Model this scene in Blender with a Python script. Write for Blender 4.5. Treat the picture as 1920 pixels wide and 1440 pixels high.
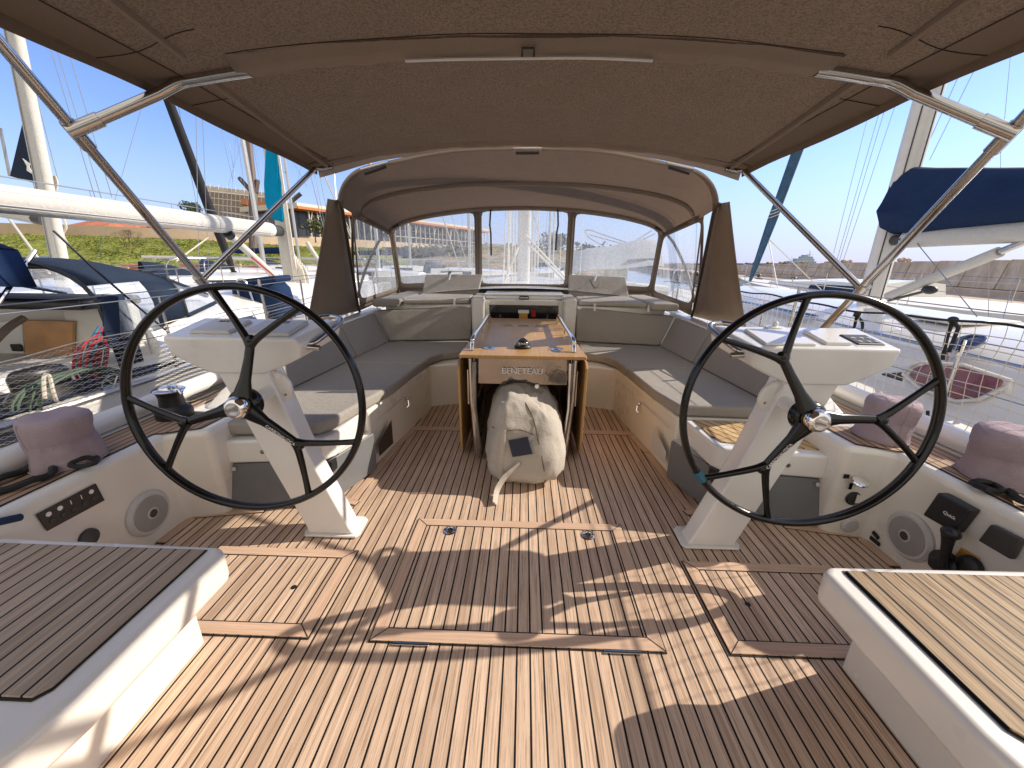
import bpy, bmesh, math, random
from mathutils import Vector as V, Matrix, noise
R=math.radians; PI=math.pi
sc=bpy.context.scene
for o in list(bpy.data.objects): bpy.data.objects.remove(o)
col=sc.collection
random.seed(7)
# ---------------- camera ----------------
FPX=734.03; PIT,YAW,ROL=R(17.626),R(1.645),R(.669); CAM=V((0.0045,0,1.4))
fw=V((-math.sin(YAW)*math.cos(PIT),math.cos(YAW)*math.cos(PIT),-math.sin(PIT)))
rt=V((math.cos(YAW),math.sin(YAW),0)); up=rt.cross(fw)
r2=rt*math.cos(ROL)+up*math.sin(ROL); u2=-rt*math.sin(ROL)+up*math.cos(ROL)
cd=bpy.data.cameras.new('camera'); cam=bpy.data.objects.new('camera',cd); col.objects.link(cam)
cd.sensor_width=36; cd.lens=FPX/1920*36; cd.clip_start=.02; cd.clip_end=6000
mw=Matrix((r2,u2,-fw)).transposed().to_4x4(); mw.translation=CAM; cam.matrix_world=mw
sc.camera=cam
def at(px,py,x=None,y=None,z=None,d=None):
    k=fw*FPX+r2*(px-960)-u2*(py-720)
    if d is not None: t=d/FPX
    elif z is not None: t=(z-CAM.z)/k.z
    elif y is not None: t=(y-CAM.y)/k.y
    else: t=(x-CAM.x)/k.x
    return CAM+k*t
# ---------------- light ----------------
SD=V((1.54,.45,1.0)).normalized()
w=bpy.data.worlds.new('World'); sc.world=w; w.use_nodes=True
nt=w.node_tree; bg=nt.nodes['Background']; sky=nt.nodes.new('ShaderNodeTexSky'); sky.sky_type='NISHITA'
sky.sun_disc=False; sky.sun_elevation=R(31.9); sky.sun_rotation=math.atan2(1.54,.45)
sky.air_density=1.15; sky.dust_density=.2; sky.ozone_density=2.2; sky.altitude=0
tm=nt.nodes.new('ShaderNodeMix'); tm.data_type='RGBA'; tm.blend_type='MULTIPLY'; tm.inputs[0].default_value=1; tm.inputs[7].default_value=(.71,.755,1.04,1); 
tc=nt.nodes.new('ShaderNodeTexCoord'); sx=nt.nodes.new('ShaderNodeSeparateXYZ'); nt.links.new(tc.outputs['Generated'],sx.inputs[0])
mr=nt.nodes.new('ShaderNodeMapRange'); mr.interpolation_type='SMOOTHSTEP'; mr.inputs[1].default_value=-.02; mr.inputs[2].default_value=.24; mr.inputs[3].default_value=.75; mr.inputs[4].default_value=0; nt.links.new(sx.outputs[2],mr.inputs[0])
hm=nt.nodes.new('ShaderNodeMix'); hm.data_type='RGBA'; nt.links.new(mr.outputs[0],hm.inputs[0]); nt.links.new(sky.outputs[0],hm.inputs[6]); hm.inputs[7].default_value=(3.6,4.1,4.9,1)
nt.links.new(hm.outputs[2],tm.inputs[6]); 
back_fill=nt.nodes.new('ShaderNodeMapRange'); back_fill.interpolation_type='SMOOTHSTEP'; back_fill.inputs[1].default_value=.40; back_fill.inputs[2].default_value=-.45; back_fill.inputs[3].default_value=0; back_fill.inputs[4].default_value=1; nt.links.new(sx.outputs[1],back_fill.inputs[0])  # whitens the sky behind the camera as added fill light
vh=nt.nodes.new('ShaderNodeMix'); vh.data_type='RGBA'; nt.links.new(back_fill.outputs[0],vh.inputs[0]); nt.links.new(tm.outputs[2],vh.inputs[6]); vh.inputs[7].default_value=(5.5,5.1,4.6,1)
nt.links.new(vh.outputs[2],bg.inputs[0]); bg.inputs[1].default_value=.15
sl=bpy.data.lights.new('sun','SUN'); sl.energy=4.5; sl.angle=R(.5); sl.color=(1,.89,.74)
so=bpy.data.objects.new('sun',sl); col.objects.link(so); so.rotation_euler=SD.to_track_quat('Z','Y').to_euler()
sc.view_settings.view_transform='Standard'; sc.view_settings.look='None'; sc.view_settings.exposure=.42; sc.view_settings.gamma=1
sc.cycles.max_bounces=8; sc.cycles.transparent_max_bounces=16; sc.cycles.caustics_reflective=False; sc.cycles.caustics_refractive=False
PMAP={}
def root(p):
    while p.parent is not None: p=p.parent
    return p
# ---------------- objects ----------------
def org(p):
    o=V((0,0,0))
    while p is not None: o+=p.location; p=p.parent
    return o
def tag(o,label=None,cat=None,group=None,kind=None):
    if label:o['label']=label
    if cat:o['category']=cat
    if group:o['group']=group
    if kind:o['kind']=kind
    return o
def empty(name,loc,label=None,cat=None,group=None):
    o=bpy.data.objects.new(name,None); col.objects.link(o); o.location=V(loc); o.empty_display_size=.05
    return tag(o,label,cat,group)
def frame(d,hint=V((0,0,1))):
    d=d.normalized()
    a=hint.cross(d)
    if a.length<1e-4: a=V((1,0,0)).cross(d)
    if a.length<1e-4: a=V((0,1,0)).cross(d)
    a.normalize(); return a,d.cross(a).normalized()
def spline(P,n=6,closed=False):
    P=[V(p) for p in P]; out=[]; N=len(P)
    rng=range(N) if closed else range(N-1)
    for i in rng:
        if closed: a,b,c,d=P[(i-1)%N],P[i],P[(i+1)%N],P[(i+2)%N]
        else: a,b,c,d=P[max(i-1,0)],P[i],P[i+1],P[min(i+2,N-1)]
        for k in range(n):
            t=k/n
            out.append(.5*((2*b)+(c-a)*t+(2*a-5*b+4*c-d)*t*t+(3*b-a-3*c+d)*t**3))
    if not closed: out.append(P[-1])
    return out
class MB:
    def __init__(s): s.v=[]; s.f=[]
    def add(s,vs,fs):
        o=len(s.v); s.v+=[V(p) for p in vs]; s.f+=[tuple(i+o for i in f) for f in fs]; return s
    def box(s,a,b):
        x0,y0,z0=a; x1,y1,z1=b
        return s.add([(x0,y0,z0),(x1,y0,z0),(x1,y1,z0),(x0,y1,z0),(x0,y0,z1),(x1,y0,z1),(x1,y1,z1),(x0,y1,z1)],
              [(0,3,2,1),(4,5,6,7),(0,1,5,4),(1,2,6,5),(2,3,7,6),(3,0,4,7)])
    def obox(s,c,ax,ay,az):
        c=V(c);ax=V(ax);ay=V(ay);az=V(az)
        vs=[c+ax*i+ay*j+az*k for k in(-1,1) for (i,j) in((-1,-1),(1,-1),(1,1),(-1,1))]
        return s.add(vs,[(0,3,2,1),(4,5,6,7),(0,1,5,4),(1,2,6,5),(2,3,7,6),(3,0,4,7)])
    def loft(s,rings,cap=True,closed=True,loop=False):
        n=len(rings[0]); vs=[p for r in rings for p in r]; fs=[]
        m=len(rings)
        for i in range(m if loop else m-1):
            a=i*n; b=((i+1)%m)*n
            for j in range(n if closed else n-1):
                k=(j+1)%n; fs.append((a+j,a+k,b+k,b+j))
        if cap and not loop: fs.append(tuple(range(n-1,-1,-1))); fs.append(tuple((m-1)*n+j for j in range(n)))
        return s.add(vs,fs)
    def prism(s,poly,ext): # planar polygon extruded by vector
        e=V(ext); P=[V(p) for p in poly]
        return s.loft([P,[p+e for p in P]])
    def tube(s,path,r,n=8,closed=False,sx=1,sy=1,hint=V((0,0,1)),cap=True):
        P=[V(p) for p in path]; N=len(P); rings=[]; prev=None
        for i in range(N):
            if closed: d=P[(i+1)%N]-P[(i-1)%N]
            else: d=P[min(i+1,N-1)]-P[max(i-1,0)]
            if prev is None: a,b=frame(d,hint)
            else:
                a=prev-d*(prev.dot(d)/d.length_squared)
                if a.length<1e-6: a,b=frame(d,hint)
                a.normalize(); b=d.normalized().cross(a)
            prev=a
            rr=r[i] if isinstance(r,(list,tuple)) else r
            rings.append([P[i]+a*(math.cos(2*PI*k/n)*rr*sx)+b*(math.sin(2*PI*k/n)*rr*sy) for k in range(n)])
        return s.loft(rings,cap=cap,loop=closed)
    def lathe(s,c,prof,axis=(0,0,1),n=24,cap=True):
        c=V(c); ax=V(axis).normalized(); a,b=frame(ax,V((0,1,0)) if abs(ax.z)>.9 else V((0,0,1)))
        return s.loft([[c+ax*h+(a*math.cos(2*PI*k/n)+b*math.sin(2*PI*k/n))*r for k in range(n)] for r,h in prof],cap=cap)
    def sheet(s,fn,nu,nv):
        vs=[fn(i/nu,j/nv) for j in range(nv+1) for i in range(nu+1)]
        fs=[(j*(nu+1)+i,j*(nu+1)+i+1,(j+1)*(nu+1)+i+1,(j+1)*(nu+1)+i) for j in range(nv) for i in range(nu)]
        return s.add(vs,fs)
    def ball(s,c,rx,ry,rz,nu=12,nv=8):
        c=V(c); return s.loft([[c+V((rx*math.sin(t)*math.cos(2*PI*k/nu),ry*math.sin(t)*math.sin(2*PI*k/nu),-rz*math.cos(t))) for k in range(nu)] for t in [max(.02,min(PI-.02,PI*i/nv)) for i in range(nv+1)]])
    def mirror(s): # mirrored copy in x
        m=MB(); m.v=[V((-p.x,p.y,p.z)) for p in s.v]; m.f=[tuple(reversed(f)) for f in s.f]; return m
    def build(s,name,mat,parent=None,bev=0,seg=2,ang=40,solid=0,sub=0,smooth=True,fix=True,soff=0):
        me=bpy.data.meshes.new(name)
        if parent is None:
            lo=V((min(p.x for p in s.v),min(p.y for p in s.v),min(p.z for p in s.v))); hi=V((max(p.x for p in s.v),max(p.y for p in s.v),max(p.z for p in s.v)))
            L=V(((lo.x+hi.x)/2,(lo.y+hi.y)/2,lo.z))
        else:
            L=org(parent); fm=PMAP.get(root(parent).name)
            if fm: s.v=[fm(p) for p in s.v]
        me.from_pydata([tuple(p-L) for p in s.v],[],s.f)
        if fix:
            bm=bmesh.new(); bm.from_mesh(me); bmesh.ops.recalc_face_normals(bm,faces=bm.faces); bm.to_mesh(me); bm.free()
        me.update()
        if smooth: me.shade_smooth(); me.set_sharp_from_angle(angle=R(ang))
        me.materials.append(mat)
        o=bpy.data.objects.new(name,me); col.objects.link(o)
        if parent is None: o.location=L
        else: o.parent=parent
        if sub: m=o.modifiers.new('sub','SUBSURF'); m.levels=sub; m.render_levels=sub
        if solid: m=o.modifiers.new('sol','SOLIDIFY'); m.thickness=solid; m.offset=soff
        if bev:
            m=o.modifiers.new('bev','BEVEL'); m.width=bev; m.segments=seg; m.limit_method='ANGLE'; m.angle_limit=R(35)
            m.use_clamp_overlap=True
            m=o.modifiers.new('wn','WEIGHTED_NORMAL'); m.keep_sharp=False
        return o
def text(name,s,mat,parent,loc,xdir,ydir,size,ext=.001,align='CENTER',shear=0):
    c=bpy.data.curves.new(name,'FONT'); c.body=s; c.size=size; c.extrude=ext; c.align_x=align; c.align_y='CENTER'; c.shear=shear
    c.materials.append(mat)
    o=bpy.data.objects.new(name,c); col.objects.link(o)
    x=V(xdir).normalized(); z=x.cross(V(ydir)).normalized(); y=z.cross(x)
    m=Matrix((x,y,z)).transposed().to_4x4(); m.translation=V(loc)-org(parent)
    bpy.context.view_layer.update(); me=bpy.data.meshes.new_from_object(o); me.transform(m); me.name=name
    fm=PMAP.get(root(parent).name)
    if fm:
        L=org(parent)
        for vv in me.vertices: vv.co=fm(vv.co+L)-L
    bpy.data.objects.remove(o); o=bpy.data.objects.new(name,me); col.objects.link(o); o.parent=parent
    return o
# ---------------- materials ----------------
class N:
    def __init__(s,name):
        s.m=bpy.data.materials.new(name); s.m.use_nodes=True; s.t=s.m.node_tree; s.b=s.t.nodes['Principled BSDF']; s.out=s.t.nodes['Material Output']
    def n(s,ty,**k):
        x=s.t.nodes.new('ShaderNode'+ty)
        for a,b in k.items(): setattr(x,a,b)
        return x
    def l(s,a,b): s.t.links.new(a,b)
    def math(s,op,a,b=None,c=None,clamp=False):
        x=s.n('Math',operation=op,use_clamp=clamp)
        for i,v in enumerate((a,b,c)):
            if v is None: continue
            if isinstance(v,(int,float)): x.inputs[i].default_value=v
            else: s.l(v,x.inputs[i])
        return x.outputs[0]
    def noise(s,vec,scale,detail=2,rough=.5,dim='3D'):
        x=s.n('TexNoise',noise_dimensions=dim); x.inputs['Scale'].default_value=scale; x.inputs['Detail'].default_value=detail; x.inputs['Roughness'].default_value=rough
        if vec is not None: s.l(vec,x.inputs['Vector'])
        return x.outputs['Fac']
    def ramp(s,f,a,b,c0,c1):
        x=s.n('ValToRGB'); x.color_ramp.elements[0].position=a; x.color_ramp.elements[1].position=b
        x.color_ramp.elements[0].color=(*c0,1) if len(c0)==3 else c0; x.color_ramp.elements[1].color=(*c1,1) if len(c1)==3 else c1
        s.l(f,x.inputs[0]); return x.outputs[0]
    def mix(s,f,a,b,mode='MIX'):
        x=s.n('Mix',data_type='RGBA',blend_type=mode)
        for i,v in ((0,f),(6,a),(7,b)):
            if isinstance(v,(int,float)): x.inputs[i].default_value=v
            elif isinstance(v,tuple): x.inputs[i].default_value=(*v,1)
            else: s.l(v,x.inputs[i])
        return x.outputs[2]
    def comb(s,x,y,z):
        c=s.n('CombineXYZ')
        for i,v in enumerate((x,y,z)):
            if isinstance(v,(int,float)): c.inputs[i].default_value=v
            else: s.l(v,c.inputs[i])
        return c.outputs[0]
    def pos(s): return s.n('NewGeometry').outputs['Position']
    def sep(s,v):
        x=s.n('SeparateXYZ'); s.l(v,x.inputs[0]); return x.outputs
    def bump(s,h,st=.2,dist=.01):
        x=s.n('Bump'); x.inputs['Strength'].default_value=st; x.inputs['Distance'].default_value=dist; s.l(h,x.inputs['Height']); s.l(x.outputs[0],s.b.inputs['Normal'])
    def set(s,**k):
        for a,b in k.items():
            i=s.b.inputs[a.replace('_',' ')]
            if isinstance(b,tuple): i.default_value=(*b,1)
            elif isinstance(b,(int,float)): i.default_value=b
            else: s.l(b,i)
        return s
def plain(name,c,rough=.5,metal=0,var=.12,scale=8,coat=0,bump=0,bs=200):
    n=N(name); p=n.pos(); f=n.noise(p,scale,4,.6)
    c2=tuple(x*(1-var) for x in c); c3=tuple(min(1,x*(1+var*.6)) for x in c)
    n.set(Base_Color=n.ramp(f,.3,.7,c2,c3),Metallic=metal,Coat_Weight=coat)
    n.set(Roughness=n.math('MULTIPLY_ADD',f,.15,rough-.07))
    if bump: n.bump(n.noise(p,bs,3,.6),bump,.004)
    return n.m
def teak(name,ca,cb,pitch=.049,off=0,cw=.0068,streak=.3,rough=.6,along='y',grain=1.,ang=0,spec=.18):
    n=N(name); p=n.pos(); x,y,z=n.sep(p)
    ca_,sa_=math.cos(ang),math.sin(ang)
    u=n.math('ADD',n.math('MULTIPLY',x,ca_),n.math('MULTIPLY',y,sa_)); v=n.math('SUBTRACT',n.math('MULTIPLY',y,ca_),n.math('MULTIPLY',x,sa_))
    if along=='x': u,v=v,u
    k=n.math('DIVIDE',n.math('ADD',u,off+100*pitch),pitch); idx=n.math('FLOOR',k); fr=n.math('FRACT',k)
    wn=n.n('TexWhiteNoise',noise_dimensions='1D'); n.l(idx,wn.inputs['W']); rnd=wn.outputs['Value']
    g1=n.noise(n.comb(n.math('MULTIPLY',u,90*grain),n.math('ADD',n.math('MULTIPLY',v,2.2),n.math('MULTIPLY',rnd,31)),z),1,4,.65)
    g2=n.noise(n.comb(n.math('MULTIPLY',u,170*grain),n.math('ADD',n.math('MULTIPLY',v,3.2),n.math('MULTIPLY',rnd,17)),z),1,5,.75)
    g3=n.noise(p,3.5,3,.6)
    t=n.math('ADD',n.math('MULTIPLY',g1,.55),n.math('MULTIPLY',g2,.45))
    c=n.ramp(t,.36,.66,ca,cb)
    c=n.mix(n.math('MULTIPLY',rnd,.5),c,tuple(a*.62 for a in ca),'MIX')
    wn2=n.n('TexWhiteNoise',noise_dimensions='1D'); n.l(n.math('ADD',idx,57.3),wn2.inputs['W'])
    c=n.mix(n.math('MULTIPLY',wn2.outputs['Value'],.35),c,tuple(min(1,b*1.12) for b in cb))
    gg=n.ramp(g2,.50,.57,(0,0,0),(1,1,1))
    c=n.mix(n.math('MULTIPLY',gg,streak),c,tuple(a*.75 for a in ca))
    st=n.noise(n.comb(n.math('MULTIPLY',u,60),n.math('MULTIPLY',v,1.3),z),1,4,.7); c=n.mix(n.math('MULTIPLY',n.ramp(st,.5,.68,(0,0,0),(1,1,1)),.45),c,tuple(min(1,x*1.15) for x in cb))
    c=n.mix(n.math('MULTIPLY',n.ramp(g3,.45,.75,(0,0,0),(1,1,1)),.22),c,tuple(a*.7 for a in ca))
    m=n.math('LESS_THAN',fr,cw/pitch)
    c=n.mix(m,c,(.008,.008,.009))
    n.set(Base_Color=c,Roughness=rough); n.b.inputs['Specular IOR Level'].default_value=spec
    h=n.math('SUBTRACT',n.math('MULTIPLY',t,.35),m); n.bump(h,.35,.002)
    return n.m
def fabric(name,c,var=.2,scale=500,trans=0,tc=None,speck=0,big=.1,tr=0):
    n=N(name); p=n.pos()
    f=n.noise(p,scale,2,.7); g=n.noise(p,6,4,.6); h=n.noise(p,140,5,.8)
    a=tuple(x*(1-var) for x in c); b=tuple(x*(1+var) for x in c)
    cc=n.ramp(f,.3,.7,a,b)
    cc=n.mix(n.math('MULTIPLY',n.ramp(g,.35,.75,(0,0,0),(1,1,1)),big*3),cc,tuple(x*.72 for x in c))
    if speck: cc=n.mix(n.math('MULTIPLY',n.ramp(h,.47,.57,(0,0,0),(1,1,1)),speck),cc,tuple(x*.45 for x in c))
    n.set(Base_Color=cc,Roughness=.92); n.b.inputs['Specular IOR Level'].default_value=.15
    wr=n.noise(p,9,5,.65); n.bump(n.math('ADD',n.math('MULTIPLY',f,.12),wr),.5,.022)
    if trans:
        t=n.n('BsdfTranslucent'); t.inputs[0].default_value=(*(tc or c),1)
        if speck: n.l(n.mix(n.math('MULTIPLY',n.ramp(h,.47,.57,(0,0,0),(1,1,1)),speck),tuple(tc or c),tuple(x*.4 for x in (tc or c))),t.inputs[0])
        mx=n.n('MixShader'); mx.inputs[0].default_value=trans; n.l(n.b.outputs[0],mx.inputs[1]); n.l(t.outputs[0],mx.inputs[2]); n.l(mx.outputs[0],n.out.inputs[0])
    return n.m
def vinyl(name,haze=.22,tint=(.9,.93,.96)):
    n=N(name); p=n.pos(); x,y,z=n.sep(p)
    f=n.noise(n.comb(n.math('MULTIPLY',x,3),n.math('MULTIPLY',y,3),n.math('MULTIPLY',z,1.1)),1.6,5,.7)
    f2=n.noise(n.comb(n.math('MULTIPLY',x,22),n.math('MULTIPLY',y,22),n.math('MULTIPLY',z,4)),1,4,.7)
    tr=n.n('BsdfTransparent'); tr.inputs[0].default_value=(*tint,1)
    n.set(Base_Color=(.8,.84,.9),Roughness=.12); n.b.inputs['Specular IOR Level'].default_value=.6
    n.bump(f,.5,.03)
    mx=n.n('MixShader'); k=n.math('ADD',n.math('MULTIPLY',f,haze*1.3),n.math('MULTIPLY',n.math('MULTIPLY',f2,f2),haze*1.2)); k=n.math('SUBTRACT',k,haze*.35,clamp=True)
    n.l(n.math('MINIMUM',k,.8),mx.inputs[0]); n.l(tr.outputs[0],mx.inputs[1]); tl=n.n('BsdfTranslucent'); tl.inputs[0].default_value=(.75,.8,.88,1); m2=n.n('MixShader'); m2.inputs[0].default_value=.4; n.l(n.b.outputs[0],m2.inputs[1]); n.l(tl.outputs[0],m2.inputs[2]); n.l(m2.outputs[0],mx.inputs[2]); n.l(mx.outputs[0],n.out.inputs[0])
    return n.m
GEL=plain('gelcoat',(.78,.75,.69),.28,var=.05,scale=2.2,coat=.35)
GELW=plain('white_gelcoat',(.8,.79,.77),.25,var=.05,scale=2,coat=.4)
SOLE=teak('teak_sole',(.43,.285,.195),(.82,.63,.485),streak=.75)
SOLEX=teak('teak_margin',(.44,.285,.20),(.73,.525,.39),pitch=9,along='x',grain=1.,cw=0)
SOLEY=teak('teak_margin_long',(.44,.285,.20),(.73,.525,.39),pitch=9,cw=0,off=.3)
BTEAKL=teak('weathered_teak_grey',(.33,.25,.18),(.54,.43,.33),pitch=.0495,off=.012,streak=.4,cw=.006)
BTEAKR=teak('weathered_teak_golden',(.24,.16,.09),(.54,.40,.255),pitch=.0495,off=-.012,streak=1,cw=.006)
DECKT=teak('side_deck_teak',(.30,.19,.12),(.55,.38,.26),pitch=.042,off=.01,streak=.3)
SEATT=teak('seat_teak',(.50,.32,.14),(.72,.52,.28),pitch=.055,off=.02,streak=.2,ang=.5)
TABLE=teak('varnished_oak',(.36,.19,.065),(.56,.34,.14),pitch=.35,cw=0,streak=.35,rough=.35,spec=.5)
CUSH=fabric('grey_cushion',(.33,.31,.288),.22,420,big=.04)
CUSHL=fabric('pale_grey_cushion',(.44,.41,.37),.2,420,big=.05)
PANEL=plain('grey_locker_vinyl',(.165,.17,.18),.45,var=.08,bump=.1,bs=60)
CANV=fabric('taupe_canvas',(.168,.130,.102),.15,300,trans=.22,tc=(.17,.118,.082),speck=.75,big=.2)
SLV=fabric('pale_sleeve_canvas',(.36,.295,.245),.08,300,trans=.15,tc=(.34,.26,.2),big=.05)
CANT=fabric('taupe_binding',(.25,.20,.16),.08,300,trans=.18,tc=(.34,.24,.17),big=.03)
CAND=fabric('dodger_canvas',(.185,.143,.112),.12,300,trans=.26,tc=(.22,.155,.115),speck=.5,big=.2)
CANW=fabric('taupe_wing_canvas',(.31,.26,.215),.1,300,trans=.25,tc=(.34,.23,.15),big=.12)
STEEL=plain('stainless_steel',(.50,.485,.47),.16,metal=1,var=.06,scale=20)
DARKT=plain('brown_shaded_tube',(.09,.07,.055),.3,metal=.7,var=.1)  # steel tubes with their dark reflection put into the colour
WCHR=plain('wavy_polished_steel',(.30,.285,.27),.07,metal=1,var=.05,bump=.5,bs=7)
CHROME=plain('chrome',(.8,.79,.78),.06,metal=1,var=.02)
BLACK=plain('gloss_black_carbon',(.004,.004,.0045),.22,var=.2,coat=.25); BLACK.node_tree.nodes['Principled BSDF'].inputs['Specular IOR Level'].default_value=.3
MBLACK=plain('matt_black_plastic',(.014,.014,.016),.42,var=.2)
DKGREY=plain('dark_grey_plastic',(.05,.048,.047),.45)
GREYP=plain('pale_grey_plastic',(.56,.555,.55),.4,var=.05)
SPKG=plain('speaker_mesh_grey',(.36,.35,.345),.6,var=.1,bump=.6,bs=700)
WHITEP=plain('white_plastic',(.8,.8,.79),.35,var=.03)
VINYL=vinyl('clear_vinyl',.52); 
MAUVE=fabric('mauve_cover_cloth',(.36,.29,.325),.12,250,big=.1)
NAVY=fabric('navy_acrylic_canvas',(.014,.032,.085),.2,300,big=.15)
NAVY2=fabric('slate_navy_canvas',(.022,.034,.06),.15,300,big=.15)
TURQ=fabric('turquoise_canvas',(.0,.26,.50),.15,300,big=.15)
SAILW=fabric('white_boom_finish',(.54,.525,.49),.05,40,big=.04)
ALU=plain('anodised_aluminium',(.55,.54,.53),.35,metal=.7,var=.08)
MASTW=plain('painted_mast',(.62,.61,.60),.35,var=.06)
ROPEB=plain('black_rope',(.012,.012,.013),.7,bump=.8,bs=300)
ROPEW=plain('cream_rope',(.55,.50,.42),.8,bump=.8,bs=300)
ROPER=plain('red_rope',(.35,.02,.02),.8,bump=.8,bs=300)
ROPEC=plain('blue_rope',(.03,.16,.26),.8,bump=.8,bs=300)
NETW=plain('white_net_cord',(.72,.68,.60),.7,var=.05)
BAGC=fabric('beige_bag_canvas',(.47,.43,.38),.15,200,big=.05)
WINED=plain('dark_red_window',(.22,.07,.075),.12,var=.3,coat=.5)
TINT=plain('tinted_acrylic',(.012,.014,.018),.06,var=.1,coat=.5)
WIRE=plain('rigging_wire',(.32,.33,.35),.35,metal=.6)
NAVYP=plain('navy_gelcoat',(.008,.014,.04),.15,coat=.6)
BLUEP=plain('blue_patch',(.012,.014,.035),.5)
RUBBER=plain('rubber_black',(.01,.01,.01),.6)
GOLD=plain('amber_label',(.55,.28,.03),.45)
TAPE=plain('blue_tape',(.02,.13,.20),.5)
# ================= own yacht =================
def both(fn):
    for s in(-1,1): fn(s)
def mx(s,P): return [V((s*p[0],p[1],p[2])) for p in P]
Y=empty('sailing_yacht',(0,2,0),'white sailing yacht cockpit with teak sole in the foreground, the boat one stands on','yacht')
MB().add([(-1.88,-1.3,0),(1.88,-1.3,0),(1.88,2.3,0),(1.3,4.7,0),(-1.3,4.7,0),(-1.88,2.3,0)],[(0,1,2,3,4,5)]).build('sole',SOLE,Y,smooth=False)
# margin boards of the sole
def board(P,mat,z=.004,h=.004,name='margin_board'):
    P=[V((p[0],p[1],z)) for p in P]; m=MB(); m.prism(P,(0,0,h)); m.build(name,mat,Y,smooth=False)
def caulk(P,w=.0025,z=.0025):
    m=MB()
    n=len(P)
    c=V((sum(p[0] for p in P)/n,sum(p[1] for p in P)/n,0))
    Q=[]
    for p in P:
        d=V((p[0],p[1],0))-c; d.normalize(); Q.append(V((p[0],p[1],z))+d*w*2.4)
    m.add(Q,[tuple(range(n))]); m.build('caulk_seam',RUBBER,Y,smooth=False,fix=False)
def brd(P,mat): caulk(P); board(P,mat)
for s in(-1,1):
    brd([(s*1.0,3.04),(s*.2,3.04),(s*.2,3.11),(s*1.0,3.11)],SOLEX)
    brd([(s*1.85,1.60),(s*1.85,1.83),(s*1.80,1.79),(s*1.80,1.60)],SOLEY)
    brd([(s*1.85,1.86),(s*1.48,1.93),(s*1.47,1.87),(s*1.82,1.80)],SOLEX)
    # tapered boards along the lockers
    brd([(s*1.03,2.02),(s*.985,2.01),(s*.94,2.72),(s*.985,2.72)],SOLEY)
    brd([(s*.985,2.73),(s*.94,2.73),(s*.90,3.03),(s*.95,3.03)],SOLEY)
    brd([(s*1.08,1.99),(s*.975,1.96),(s*.965,2.0),(s*1.06,2.03)],SOLEX)
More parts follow.
